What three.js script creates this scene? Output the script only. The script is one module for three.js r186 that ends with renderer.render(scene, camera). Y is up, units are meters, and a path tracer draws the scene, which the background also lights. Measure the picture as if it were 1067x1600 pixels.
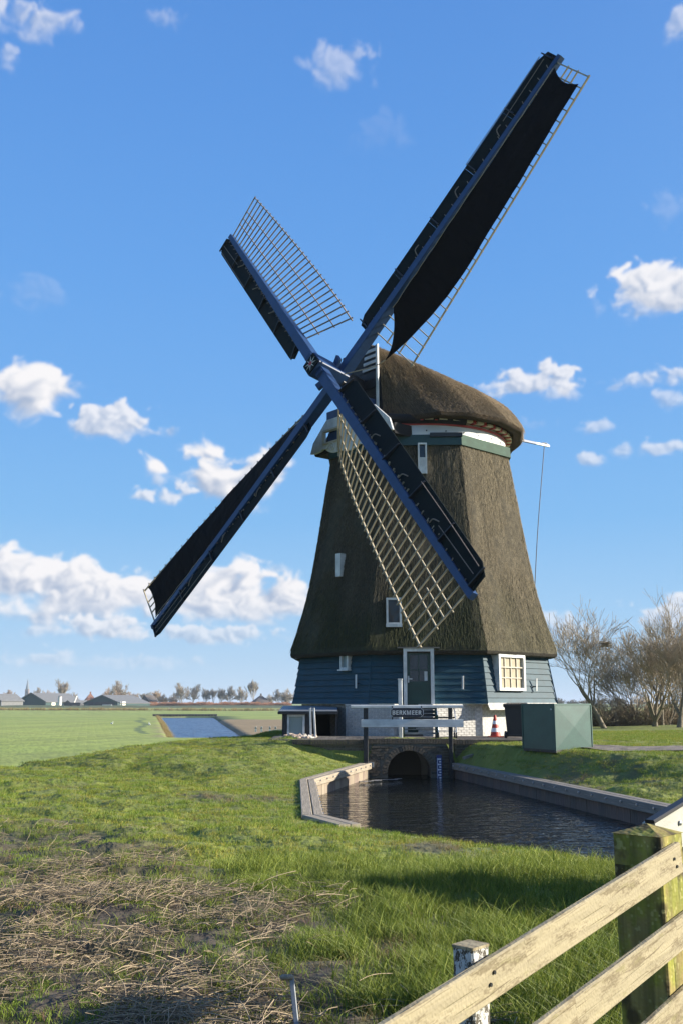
import * as THREE from 'three';
import { mergeGeometries } from 'three/addons/utils/BufferGeometryUtils.js';
import { FontLoader } from 'three/addons/loaders/FontLoader.js';
import { TextGeometry } from 'three/addons/geometries/TextGeometry.js';

// ------------------------------------------------------------------ camera, sky, sun, exposure
const scene = new THREE.Scene();
const EYE = 1.65, FL = 1550, PITCH = Math.atan(299 / FL), EXPO = 2.1;
const camera = new THREE.PerspectiveCamera(2 * Math.atan(800 / FL) * 180 / Math.PI, 1067 / 1600, 0.1, 9000);
camera.position.set(0, EYE, 0);
camera.rotation.x = PITCH;
const renderer = new THREE.WebGLRenderer({ antialias: true });
renderer.toneMapping = THREE.LinearToneMapping;
renderer.toneMappingExposure = EXPO;
renderer.shadowMap.enabled = true;
const SUN = new THREE.Vector3(0.95, 0.335, 0.035).normalize();
const sun = new THREE.DirectionalLight(new THREE.Color(1, 0.92, 0.78), 5);
sun.target.position.set(0, 3, -25); sun.position.copy(SUN).multiplyScalar(120).add(sun.target.position);
sun.castShadow = true; sun.shadow.mapSize.set(4096, 4096);
Object.assign(sun.shadow.camera, { left: -60, right: 60, top: 45, bottom: -45, near: 1, far: 300 });
scene.add(sun, sun.target);
scene.fog = new THREE.FogExp2(new THREE.Color(.72, .84, 1), 0.0002);

// ------------------------------------------------------------------ helpers: random, noise, vectors
function rng(seed) { let a = seed >>> 0; return () => { a = (a + 0x6D2B79F5) >>> 0; let t = a; t = Math.imul(t ^ (t >>> 15), t | 1); t ^= t + Math.imul(t ^ (t >>> 7), t | 61); return ((t ^ (t >>> 14)) >>> 0) / 4294967296; }; }
const PERM = (() => { const r = rng(77), p = new Float32Array(65536); for (let i = 0; i < 65536; i++) p[i] = r(); return p; })();
const hsh = (x, y) => PERM[((x & 255) << 8 | (y & 255))];
const fade = (t) => t * t * t * (t * (t * 6 - 15) + 10);
const lerp = (a, b, t) => a + (b - a) * t, clamp = (x, a, b) => x < a ? a : x > b ? b : x;
const sst = (a, b, x) => { const t = clamp((x - a) / (b - a), 0, 1); return t * t * (3 - 2 * t); };
function noise(x, y, per = 0) {
  let ix = Math.floor(x), iy = Math.floor(y); const fx = fade(x - ix), fy = fade(y - iy);
  let ix1 = ix + 1, iy1 = iy + 1;
  if (per) { ix = ((ix % per) + per) % per; iy = ((iy % per) + per) % per; ix1 = ((ix1 % per) + per) % per; iy1 = ((iy1 % per) + per) % per; }
  return lerp(lerp(hsh(ix, iy), hsh(ix1, iy), fx), lerp(hsh(ix, iy1), hsh(ix1, iy1), fx), fy);
}
function fbm(x, y, o = 4, per = 0) { let s = 0, a = 0.5, t = 0; for (let i = 0; i < o; i++) { s += a * noise(x, y, per); t += a; a *= 0.5; x *= 2; y *= 2; per *= 2; if (!per) { x += 17.3; y += 9.1; } } return s / t; }
const V = (x, y, z) => new THREE.Vector3(x, y, z);
// direction of a picture point (the photograph's own 1067 x 1600 grid), scaled so that -z = 1
function rayOf(px, py) { const x = (px - 533.5) / FL, v = (800 - py) / FL, c = Math.cos(PITCH), s = Math.sin(PITCH); const d = V(x, s + v * c, -c + v * s); return d.multiplyScalar(-1 / d.z); }
const at = (px, py, dist) => rayOf(px, py).multiplyScalar(dist).add(V(0, EYE, 0));
function hit(px, py, p, n) { const r = rayOf(px, py), o = V(0, EYE, 0); return r.multiplyScalar(p.clone().sub(o).dot(n) / r.dot(n)).add(o); }

// ------------------------------------------------------------------ sky: air and broken cumulus, all round
{
  const W = 4096, H = 2048, data = new Float32Array(W * H * 4), R = rng(5);
  const ang = (px, py) => { const r = rayOf(px, py); return [Math.atan2(r.x, -r.z), Math.atan2(r.y, Math.hypot(r.x, r.z))]; };
  const K = 1 / FL, clouds = [];
  // px, py, half width, half height, opacity, seed
  for (const [px, py, w, h, o] of [[35, 28, 78, 46, .62], [15, 85, 26, 30, .4], [262, 30, 42, 22, .22], [532, 112, 58, 42, .4], [58, 470, 50, 40, .1],
    [52, 612, 92, 66, 1], [172, 664, 74, 38, .85], [267, 678, 14, 16, .5], [352, 752, 112, 62, 1], [262, 776, 50, 24, .75], [428, 745, 34, 48, .8], [246, 752, 16, 14, .5],
    [95, 928, 185, 66, 1], [30, 905, 80, 46, 1], [215, 940, 110, 40, .9], [372, 938, 150, 60, 1], [330, 950, 120, 40, .9], [455, 945, 70, 28, .8], [172, 984, 70, 26, .95], [60, 988, 50, 14, .6], [330, 996, 120, 18, .75], [70, 1032, 100, 18, .55], [230, 1038, 130, 16, .35], [430, 890, 22, 16, .35],
    [1030, 462, 90, 46, .95], [1000, 488, 40, 26, .5], [838, 602, 88, 30, .85], [870, 618, 40, 18, .5], [1020, 594, 60, 20, .6], [1045, 628, 36, 20, .45], [958, 608, 14, 10, .4], [934, 669, 32, 16, .5], [1035, 704, 54, 16, .6], [978, 708, 24, 14, .45], [916, 722, 26, 14, .6], [840, 663, 26, 16, .3], [872, 990, 60, 40, .6], [1050, 962, 60, 34, .8], [1060, 40, 30, 36, .5], [1050, 330, 40, 30, .12], [600, 220, 60, 40, .06]]) {
    const [a, e] = ang(px, py); clouds.push([a, e, w * K, h * K, o, R() * 200]);
  }
  for (let i = 0; i < 230; i++) {   // the same broken field of clouds over the rest of the sky
    const e = 0.04 + Math.pow(R(), 1.7) * 1.1, a = (R() * 2 - 1) * Math.PI, big = R();
    if (Math.abs(a) < 0.5 && e < 1.0) { R(); R(); continue; }
    const w = (35 + 90 * big * big) * K * (e < .2 ? 1.4 : 1), h = w * (e < .2 ? .33 : .5) * (.8 + .4 * R());
    clouds.push([a, e, w / Math.max(.4, Math.cos(e)), h, .45 + .55 * R(), R() * 200]);
  }
  const cols = Array.from({ length: 256 }, () => []);
  for (const c of clouds) { const lo = Math.floor((c[0] - c[2] * 1.7 + Math.PI) / (2 * Math.PI) * 256), hi = Math.floor((c[0] + c[2] * 1.7 + Math.PI) / (2 * Math.PI) * 256); for (let k = lo; k <= hi; k++) cols[(k + 256) & 255].push(c); }
  const lin = (v) => Math.pow(v / 255, 2.2) / EXPO;
  const stops = [[-1.6, 150, 160, 150], [-.02, 190, 205, 215], [0, 196, 219, 238], [.03, 182, 213, 240], [.09, 160, 204, 243], [.18, 132, 188, 241], [.3, 116, 174, 238], [.42, 105, 164, 234], [.58, 95, 152, 226], [.75, 86, 140, 216], [1.1, 58, 104, 180], [1.6, 48, 90, 165]].map((s) => [s[0], lin(s[1]), lin(s[2]), lin(s[3])]);
  const sunAz = Math.atan2(SUN.x, -SUN.z), sunEl = Math.asin(SUN.y);
  for (let j = 0; j < H; j++) {
    const el = ((j + .5) / H - .5) * Math.PI;
    let k = 0; while (k < stops.length - 2 && el > stops[k + 1][0]) k++;
    const t = clamp((el - stops[k][0]) / (stops[k + 1][0] - stops[k][0]), 0, 1), base = [1, 2, 3].map((c) => lerp(stops[k][c], stops[k + 1][c], t));
    for (let i = 0; i < W; i++) {
      const u = ((i + .5) / W - .5) * 2 * Math.PI;   // atan2(z, x)
      let az = u + Math.PI / 2; if (az > Math.PI) az -= 2 * Math.PI;
      const cosS = Math.sin(el) * SUN.y + Math.cos(el) * Math.cos(sunEl) * Math.cos(az - sunAz);
      const glow = el > -.02 ? .22 * Math.pow(Math.max(0, cosS), 4) + .5 * Math.pow(Math.max(0, cosS), 40) : 0;
      let r = base[0] + glow * .9, g = base[1] + glow * .85, b = base[2] + glow * .75;
      if (el > 0 && el < 1.45) {
        const list = cols[Math.min(255, Math.floor((az + Math.PI) / (2 * Math.PI) * 256))];
        for (const c of list) {
          let dx = az - c[0]; if (dx > Math.PI) dx -= 2 * Math.PI; if (dx < -Math.PI) dx += 2 * Math.PI;
          const dy = el - c[1], q = dx / c[2], p = dy / c[3];
          if (Math.abs(q) > 1.6 || Math.abs(p) > 1.7) continue;
          const s = 1 / Math.max(.018, Math.min(.05, c[3])), X = dx * s * 1.0 + c[5], Y = dy * s * 1.25 + c[5] * 1.7;
          const wx = fbm(X * .9 + 31, Y * .9, 3) - .5, wy = fbm(X * .9, Y * .9 + 57, 3) - .5;
          const n = fbm(X * 1.3 + wx * 1.2, Y * 1.3 + wy * 1.2, 6);
          const d = 1 - Math.hypot(q, p < 0 ? p * 1.45 : p) + (n - .5) * 1.7;
          if (d <= .05) continue;
          const a = sst(.05, (c[4] > .7 ? 1 : 1.6) * lerp(.8, .34, sst(-.5, .6, p)), d) * c[4];
          const nl = fbm((X + .22) * 1.3 + wx * 1.2, (Y + .2) * 1.3 + wy * 1.2, 5);
          const lit = clamp(.54 + p * .42 + q * .1 + (n - nl) * 2.6 + (.6 - d) * .22, 0, 1);
          const cr = lerp(lin(172), lin(250), lit), cg = lerp(lin(187), lin(248), lit), cb = lerp(lin(212), lin(250), lit);
          const hz = 1 - sst(0, .12, el);   // air in front of low clouds
          r = lerp(r, lerp(cr, base[0], hz * .45), a); g = lerp(g, lerp(cg, base[1], hz * .45), a); b = lerp(b, lerp(cb, base[2], hz * .45), a);
        }
      }
      const o = (j * W + i) * 4; data[o] = r; data[o + 1] = g; data[o + 2] = b; data[o + 3] = 1;
    }
  }
  const t = new THREE.DataTexture(data, W, H, THREE.RGBAFormat, THREE.FloatType);
  t.mapping = THREE.EquirectangularReflectionMapping; t.magFilter = THREE.LinearFilter; t.minFilter = THREE.LinearFilter; t.needsUpdate = true;
  scene.background = t; scene.environment = t;
}

// ------------------------------------------------------------------ textures and materials
function tex(w, h, fn, srgb = true) {
  const d = new Uint8Array(w * h * 4);
  for (let y = 0; y < h; y++) for (let x = 0; x < w; x++) { const c = fn(x / w, y / h), o = (y * w + x) * 4; for (let k = 0; k < 3; k++) d[o + k] = clamp(Math.round((c.length ? c[k] : c) * 255), 0, 255); d[o + 3] = 255; }
  const t = new THREE.DataTexture(d, w, h); t.wrapS = t.wrapT = THREE.RepeatWrapping; t.magFilter = THREE.LinearFilter; t.minFilter = THREE.LinearMipmapLinearFilter; t.generateMipmaps = true;
  if (srgb) t.colorSpace = THREE.SRGBColorSpace; t.needsUpdate = true; return t;
}
const rep = (t, sx, sy = sx) => { const c = t.clone(); c.repeat.set(sx, sy); c.needsUpdate = true; return c; };
const g1 = (v) => [v, v, v];
const TX = {};
TX.grain = tex(256, 256, (u, v) => g1(.72 + .28 * (fbm(u * 8, v * 8, 5, 8) * .6 + noise(u * 128, v * 128, 128) * .4)));
TX.grainB = tex(256, 256, (u, v) => g1(fbm(u * 8, v * 8, 5, 8) * .6 + noise(u * 128, v * 128, 128) * .4), false);
TX.wood = tex(256, 512, (u, v) => { const w = fbm(u * 4, v * 4, 3, 4), l = fbm(u * 32 + w * 2, v * 4, 4, 0), k = noise(u * 128, v * 16, 128); return g1(.6 + .4 * clamp(l * .8 + k * .3 - .05, 0, 1)); });
TX.woodB = tex(256, 512, (u, v) => { const l = fbm(u * 32, v * 4, 3, 0), k = noise(u * 128, v * 8, 128); return g1(l * .6 + k * .4); }, false);
TX.paint = tex(512, 512, (u, v) => { const a = fbm(u * 6, v * 6, 5, 6), s = fbm(u * 40, v * 5, 3, 0); return g1(.74 + .26 * clamp(a * .8 + s * .45 - .1, 0, 1)); });
TX.thatch = tex(512, 512, (u, v) => { const a = noise(u * 160, v * 10, 160), b = noise(u * 90 + 7, v * 30, 0), c = fbm(u * 4, v * 4, 4, 4); return g1(.35 + .65 * clamp(a * .5 + b * .4 + c * .4 - .15, 0, 1)); });
TX.thatchB = tex(512, 512, (u, v) => g1(noise(u * 160, v * 14, 160) * .5 + noise(u * 80, v * 40, 80) * .5), false);
TX.oldwood = tex(1024, 1024, (u, v) => {   // weathered cream wood with small brown stains along the grain
  const l = fbm(u * 34 + fbm(u * 4, v * 3, 3) * 2, v * 4, 4), st = fbm(u * 16 + 3, v * 7, 5), big = fbm(u * 5 + 20, v * 2.2 + 9, 4), sp = noise(u * 150, v * 60), cr = noise(u * 80 + fbm(u * 6, v * 3, 2) * 5, v * 2.6);
  let r = .92, g = .87, b = .74; const s1 = sst(.5, .74, st * .62 + sp * .2 + l * .08 + (big - .5) * .55 + .05), c1 = sst(.80, .93, cr * .8 + l * .25), lc = sst(.55, .72, fbm(u * 22 + 50, v * 12 + 3, 4) * .8 + (big - .5) * .5);
  const f = .84 + .16 * l; r *= f; g *= f; b *= f;
  r = lerp(r, .52, s1 * .55); g = lerp(g, .46, s1 * .55); b = lerp(b, .35, s1 * .55);
  r = lerp(r, .66, lc * .4); g = lerp(g, .64, lc * .4); b = lerp(b, .42, lc * .4);
  r = lerp(r, .36, c1 * .45); g = lerp(g, .3, c1 * .45); b = lerp(b, .22, c1 * .45); return [r, g, b];
});
TX.oldwoodB = tex(512, 1024, (u, v) => { const l = fbm(u * 26, v * 5, 4), cr = noise(u * 60, v * 3.5, 60), sp = noise(u * 70, v * 110, 0); return g1(clamp(.75 * l + .25 * sp - sst(.78, .92, cr * .8 + l * .25) * .5, 0, 1)); }, false);
TX.moss = tex(512, 1024, (u, v) => {
  const a = fbm(u * 9, v * 5, 5), b = fbm(u * 34 + 9, v * 30, 4), s = fbm(u * 40, v * 3, 3);
  const m = sst(.35, .62, a * .7 + b * .3), d = sst(.48, .66, fbm(u * 11 + 40, v * 8, 5));
  let r = lerp(.54, .52, m), g = lerp(.49, .53, m), bl = lerp(.34, .24, m); r = lerp(r, .2, d * .7); g = lerp(g, .18, d * .75); bl = lerp(bl, .12, d * .75);
  const sp = sst(.72, .82, noise(u * 70, v * 80)) * sst(.45, .55, b); r = lerp(r, .72, sp * .55); g = lerp(g, .7, sp * .55); bl = lerp(bl, .58, sp * .55);
  const f = .7 + .5 * s; return [r * f, g * f, bl * f];
});
TX.peel = tex(256, 512, (u, v) => { const a = fbm(u * 5, v * 6, 5), m = sst(.55, .6, a * .8 + noise(u * 40, v * 30) * .25); const f = .85 + .15 * noise(u * 60, v * 8); return [lerp(.86, .36, m) * f, lerp(.86, .33, m) * f, lerp(.84, .27, m) * f]; });
TX.soil = tex(512, 512, (u, v) => { const a = fbm(u * 8, v * 8, 6, 8), b = noise(u * 100, v * 100, 100); return g1(.45 + .55 * clamp(a * .8 + b * .35 - .1, 0, 1)); });
TX.soilB = tex(512, 512, (u, v) => g1(fbm(u * 12, v * 12, 6, 12)), false);
TX.waves = tex(1024, 1024, (u, v) => g1(clamp((fbm(u * 10 + .6 * fbm(u * 4, v * 4, 2, 4), v * 26, 4, 0) * .7 + fbm(u * 30, v * 60 + 3, 3, 0) * .35), 0, 1)), false);
TX.weave = tex(256, 256, (u, v) => g1(.7 + .3 * (.5 + .25 * Math.sin(u * 400) + .25 * Math.sin(v * 400)) * (.7 + .5 * fbm(u * 6, v * 6, 4, 6))));
TX.crease = tex(512, 512, (u, v) => g1(fbm(u * 5 + v * 3, v * 9 - u * 2, 4)), false);
TX.brick = tex(256, 256, (u, v) => { const a = fbm(u * 6, v * 6, 5, 6), b = noise(u * 90, v * 90, 90); return g1(.6 + .4 * clamp(a * .8 + b * .4 - .1, 0, 1)); });
function mat(r, g, b, rough = .8, o = {}) { return new THREE.MeshStandardMaterial({ color: new THREE.Color().setRGB(r, g, b), roughness: rough, ...o }); }
function phys(r, g, b, rough, o = {}) { return new THREE.MeshPhysicalMaterial({ color: new THREE.Color().setRGB(r, g, b), roughness: rough, ...o }); }
const M = {
  white: mat(.74, .74, .71, .45, { map: rep(TX.paint, 1), bumpMap: TX.woodB, bumpScale: .001 }),
  whiteRail: mat(.72, .73, .72, .4, { map: rep(TX.paint, .7), bumpMap: TX.woodB, bumpScale: .001 }),
  cream: mat(.55, .49, .38, .5, { map: rep(TX.paint, 1) }),
  creamPane: mat(.5, .42, .28, .35, { map: rep(TX.grain, 1) }),
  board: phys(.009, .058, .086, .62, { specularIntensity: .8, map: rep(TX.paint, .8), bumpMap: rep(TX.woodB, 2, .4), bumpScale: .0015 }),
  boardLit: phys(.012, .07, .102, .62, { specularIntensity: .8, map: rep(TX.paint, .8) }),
  green: phys(.008, .045, .034, .4, { map: rep(TX.paint, 1) }),
  boardGreen: phys(.035, .085, .055, .8, { map: rep(TX.paint, 1) }),
  cabinet: phys(.035, .1, .08, .45, { map: rep(TX.grain, .7) }),
  black: mat(.012, .013, .016, .5, { map: rep(TX.paint, 1) }),
  blackIron: mat(.014, .015, .018, .4),
  red: mat(.42, .035, .025, .5, { map: rep(TX.paint, 1) }),
  stock: mat(.01, .05, .155, .5, { map: rep(TX.paint, .6) }),
  windBoard: phys(.004, .012, .014, .8, { specularIntensity: .3, map: rep(TX.wood, 1, .5) }),
  lattice: mat(.52, .44, .31, .7, { map: rep(TX.wood, 2, 1) }),
  latticeGrey: mat(.34, .28, .24, .7, { map: rep(TX.wood, 2, 1) }),
  cloth: phys(.0045, .0036, .004, .95, { map: rep(TX.weave, 1), bumpMap: rep(TX.crease, .35), bumpScale: .05, specularIntensity: .25 }),
  dark: mat(.006, .006, .007, .9),
  glass: phys(.02, .026, .035, .06, { specularIntensity: 1 }),
  glassGrey: phys(.22, .28, .28, .12, {}),
  steel: mat(.5, .52, .54, .35, { metalness: .9 }),
  lead: mat(.32, .34, .36, .5, { map: rep(TX.grain, 1) }),
  brick: [.15, .19, .115, .17].map((v, i) => mat(v, v * [.84, .8, .88, .82][i], v * [.62, .55, .7, .6][i], .9, { map: rep(TX.brick, 3), bumpMap: rep(TX.grainB, 4), bumpScale: .004 })),
  mortar: mat(.19, .175, .14, .95, { map: rep(TX.grain, 3), bumpMap: rep(TX.grainB, 4), bumpScale: .004 }),
  whiteBrick: [.76, .71, .8].map((v) => mat(v, v * .965, v * .9, .8, { map: rep(TX.brick, 2), bumpMap: rep(TX.grainB, 3), bumpScale: .004 })),
  whiteMortar: mat(.74, .715, .66, .9, { map: rep(TX.brick, 2) }),
  paver: [.30, .26, .33].map((v) => mat(v, v * .86, v * .7, .9, { map: rep(TX.brick, 2) })),
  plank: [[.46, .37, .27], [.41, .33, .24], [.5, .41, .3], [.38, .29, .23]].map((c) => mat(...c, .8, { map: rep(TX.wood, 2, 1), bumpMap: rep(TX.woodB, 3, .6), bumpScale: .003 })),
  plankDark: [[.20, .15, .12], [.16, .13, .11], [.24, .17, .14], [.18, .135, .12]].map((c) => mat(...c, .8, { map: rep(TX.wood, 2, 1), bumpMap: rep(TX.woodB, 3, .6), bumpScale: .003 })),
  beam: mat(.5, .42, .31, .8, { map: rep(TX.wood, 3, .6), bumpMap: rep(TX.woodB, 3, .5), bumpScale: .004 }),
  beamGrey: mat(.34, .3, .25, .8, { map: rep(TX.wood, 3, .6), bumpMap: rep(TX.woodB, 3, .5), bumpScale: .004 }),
  rail: mat(.46, .435, .38, .85, { map: rep(TX.oldwood, 2, 1.3), bumpMap: rep(TX.oldwoodB, 2, 1.3), bumpScale: .004 }),
  post: mat(.9, .86, .55, .85, { map: rep(TX.moss, 1, .8), bumpMap: rep(TX.oldwoodB, 1, 1), bumpScale: .006 }),
  peel: mat(.85, .83, .8, .75, { map: rep(TX.peel, 16, 7), bumpMap: rep(TX.peel, 16, 7), bumpScale: .003 }),
  handrail: mat(.46, .45, .38, .5, { map: rep(TX.paint, 1), bumpMap: rep(TX.grainB, 2), bumpScale: .002 }),
  bark: mat(.29, .245, .175, .9, { map: rep(TX.grain, 2), bumpMap: rep(TX.grainB, 4), bumpScale: .01 }),
  twig: mat(.37, .305, .22, .9), twigRed: mat(.2, .125, .085, .9), twigFar: mat(.34, .28, .21, .95), twigFar2: mat(.36, .25, .16, .95), twigFar3: mat(.21, .19, .165, .95),
  thatch: mat(.21, .175, .118, 1, { vertexColors: true, map: rep(TX.thatch, 1.7), bumpMap: rep(TX.thatchB, 1.7), bumpScale: .014 }),
  thatchCap: mat(.2, .14, .078, 1, { vertexColors: true, map: rep(TX.thatch, 1.7), bumpMap: rep(TX.thatchB, 1.7), bumpScale: .014 }),
  straw: mat(.25, .205, .138, .9),
  water: phys(.012, .013, .009, .03, { ior: 1.33, bumpMap: rep(TX.waves, .28), bumpScale: .09 }),
  canal: phys(.05, .12, .23, .28, { ior: 1.33, bumpMap: rep(TX.waves, .06), bumpScale: 1.2 }),
  meadow: mat(1, 1, 1, .95, { vertexColors: true, map: rep(TX.grain, .5), bumpMap: rep(TX.soilB, .7), bumpScale: .05 }),
  field: mat(1, 1, 1, .95, { vertexColors: true, map: rep(TX.grain, .11), bumpMap: rep(TX.soilB, .3), bumpScale: .08 }),
  foam: mat(.2, .2, .21, .7),
  path: mat(.36, .3, .24, .95, { map: rep(TX.soil, .6), bumpMap: rep(TX.soilB, .8), bumpScale: .02 }),
};

// ------------------------------------------------------------------ helpers: naming and building
const used = {};
const numbered = (n) => { const k = used[n] = (used[n] ?? -1) + 1; return k ? n + '_' + String(k).padStart(3, '0') : n; };
function tag(o, label, category, group, kind) { if (label) o.userData.label = label; if (category) o.userData.category = category; if (group) o.userData.group = group; if (kind) o.userData.kind = kind; return o; }
function thing(name, label, category, pos = V(0, 0, 0), turn = 0, group) { const g = new THREE.Group(); g.name = numbered(name); g.position.copy(pos); g.rotation.y = turn; scene.add(g); return tag(g, label, category, group); }
function part(name, geo, m, parent) { const o = new THREE.Mesh(Array.isArray(geo) ? (geo.length > 1 ? mergeGeometries(geo.map((g) => plain(g))) : geo[0]) : geo, m); o.name = parent === scene ? numbered(name) : name; o.castShadow = o.receiveShadow = true; parent.add(o); return o; }
function grp(name, parent) { const g = new THREE.Group(); g.name = name; parent.add(g); return g; }
function plain(g) { g = g.index ? g.toNonIndexed() : g; for (const k of Object.keys(g.attributes)) if (!['position', 'normal', 'uv'].includes(k)) g.deleteAttribute(k); g.clearGroups?.(); return g; }
// uv in metres by the face's main axis (v runs along the longest side)
function boxUV(g, long = 1, off = 0) {
  g = plain(g); const p = g.attributes.position, n = g.attributes.normal, uv = new Float32Array(p.count * 2);
  for (let i = 0; i < p.count; i++) {
    const a = [Math.abs(n.getX(i)), Math.abs(n.getY(i)), Math.abs(n.getZ(i))], q = [p.getX(i), p.getY(i), p.getZ(i)], m = a.indexOf(Math.max(...a));
    const ax = [0, 1, 2].filter((k) => k !== m), v = ax.includes(long) ? long : ax[1], u = ax.find((k) => k !== v);
    uv[i * 2] = q[u] + off; uv[i * 2 + 1] = q[v] + off * .7;
  }
  g.setAttribute('uv', new THREE.BufferAttribute(uv, 2)); return g;
}
let uvo = 0;
function box(w, h, d, x = 0, y = 0, z = 0, long) { const g = boxUV(new THREE.BoxGeometry(w, h, d), long ?? [w, h, d].indexOf(Math.max(w, h, d)), (uvo += .371)); return g.translate(x, y, z); }
// box with chamfered long edges
function cbox(w, h, d, c = .006) {
  const s = new THREE.Shape(), a = w / 2 - c, b = h / 2 - c; s.moveTo(-a, -h / 2); s.lineTo(a, -h / 2); s.lineTo(w / 2, -b); s.lineTo(w / 2, b); s.lineTo(a, h / 2); s.lineTo(-a, h / 2); s.lineTo(-w / 2, b); s.lineTo(-w / 2, -b); s.closePath();
  return boxUV(new THREE.ExtrudeGeometry(s, { depth: d - 2 * c, bevelEnabled: true, bevelThickness: c, bevelSize: 0, bevelSegments: 1 }).translate(0, 0, -d / 2 + c), 2, (uvo += .371));
}
function orient(g, p0, p1, up) {   // geometry along +z of length |p1-p0| centred at the origin -> laid from p0 to p1, its y towards up
  const z = p1.clone().sub(p0).normalize(), x = up.clone().cross(z).normalize(), y = z.clone().cross(x);
  return g.applyMatrix4(new THREE.Matrix4().makeBasis(x, y, z).setPosition(p0.clone().add(p1).multiplyScalar(.5)));
}
const beamG = (p0, p1, w, h, up = V(0, 1, 0), c = 0) => orient(c ? cbox(w, h, p0.distanceTo(p1), c) : box(w, h, p0.distanceTo(p1), 0, 0, 0, 2), p0, p1, up);
function tubeG(pts, r, seg = 6, n = 24, closed = false) { return new THREE.TubeGeometry(new THREE.CatmullRomCurve3(pts, closed), n, r, seg, closed); }
function meshFrom(pos, idx, uv) { const g = new THREE.BufferGeometry(); g.setAttribute('position', new THREE.Float32BufferAttribute(pos, 3)); if (uv) g.setAttribute('uv', new THREE.Float32BufferAttribute(uv, 2)); g.setIndex(idx); g.computeVertexNormals(); return g; }
// solid from a quad (4 points, counter-clockwise from outside) and a thickness vector into the solid
function slab(a, b, c, d, into) {
  const q = [a, b, c, d].map((p) => p.clone()), r = q.map((p) => p.clone().add(into)), P = [], F = [[q[0], q[1], q[2], q[3]], [r[3], r[2], r[1], r[0]], [q[1], q[0], r[0], r[1]], [q[2], q[1], r[1], r[2]], [q[3], q[2], r[2], r[3]], [q[0], q[3], r[3], r[0]]], U = [], o = (uvo += .37);
  for (const f of F) { const l = f[0].distanceTo(f[1]), h = f[1].distanceTo(f[2]); for (const [k, u, v] of [[0, 0, 0], [1, l, 0], [2, l, h], [0, 0, 0], [2, l, h], [3, 0, h]]) { P.push(...f[k].toArray()); U.push(v + o, u + o); } }
  const g = new THREE.BufferGeometry(); g.setAttribute('position', new THREE.Float32BufferAttribute(P, 3)); g.setAttribute('uv', new THREE.Float32BufferAttribute(U, 2)); g.computeVertexNormals(); return g;
}
function instanced(name, geo, m, list, parent, cols) {
  const o = new THREE.InstancedMesh(geo, m, list.length); o.name = parent === scene ? numbered(name) : name; list.forEach((x, i) => o.setMatrixAt(i, x)); if (cols) cols.forEach((c, i) => o.setColorAt(i, c)); o.castShadow = o.receiveShadow = true; o.userData.kind = 'stuff'; parent.add(o); return o;
}

// ------------------------------------------------------------------ the lie of the land
const AX = V(2.63, 0, -33.28), YARD = .70, POLDER = -1.25, WATER = -.21, CAP = .165;
const basin = [[.65, -26], [-.69, -20.4], [-.33, -14.1], [.5, -12.9], [3.0, -10.4], [6.5, -7.2], [9.6, -9.6], [7.6, -12.2], [4.9, -14.9], [2.85, -26]];
const dike = [[-60, -4], [-20, -17], [-8.9, -25.2], [-5.6, -28.6], [-3.6, -31], [-3.6, -40], [4, -45], [12, -44], [24, -42], [70, -44], [70, 14], [-60, 14]];
const canal = [[-41.4, -233], [-29.8, -233], [-9, -92], [-15, -92]];
function inPoly(P, x, z) { let c = false; for (let i = 0, j = P.length - 1; i < P.length; j = i++) { const [xi, zi] = P[i], [xj, zj] = P[j]; if ((zi > z) !== (zj > z) && x < (xj - xi) * (z - zi) / (zj - zi) + xi) c = !c; } return c; }
function near(P, x, z) { let b = [1e9, 0, 0]; for (let i = 0, j = P.length - 1; i < P.length; j = i++) { const [ax, az] = P[j], [bx, bz] = P[i], dx = bx - ax, dz = bz - az, t = clamp(((x - ax) * dx + (z - az) * dz) / (dx * dx + dz * dz), 0, 1), qx = ax + t * dx, qz = az + t * dz, d = Math.hypot(x - qx, z - qz); if (d < b[0]) b = [d, qx, qz]; } return b; }
const sd = (P, x, z) => near(P, x, z)[0] * (inPoly(P, x, z) ? -1 : 1);   // negative inside
const shoreD = (x, z) => { const ax = -.33, az = -14.0, pts = [[ax, az], [.5, -12.9], [3.0, -10.4], [6.5, -7.2], [9.6, -4.5]]; let b = 1e9; for (let i = 1; i < pts.length; i++) { const [x0, z0] = pts[i - 1], [x1, z1] = pts[i], dx = x1 - x0, dz = z1 - z0, t = clamp(((x - x0) * dx + (z - z0) * dz) / (dx * dx + dz * dz), 0, 1); b = Math.min(b, Math.hypot(x - x0 - t * dx, z - z0 - t * dz)); } return b; };
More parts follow.
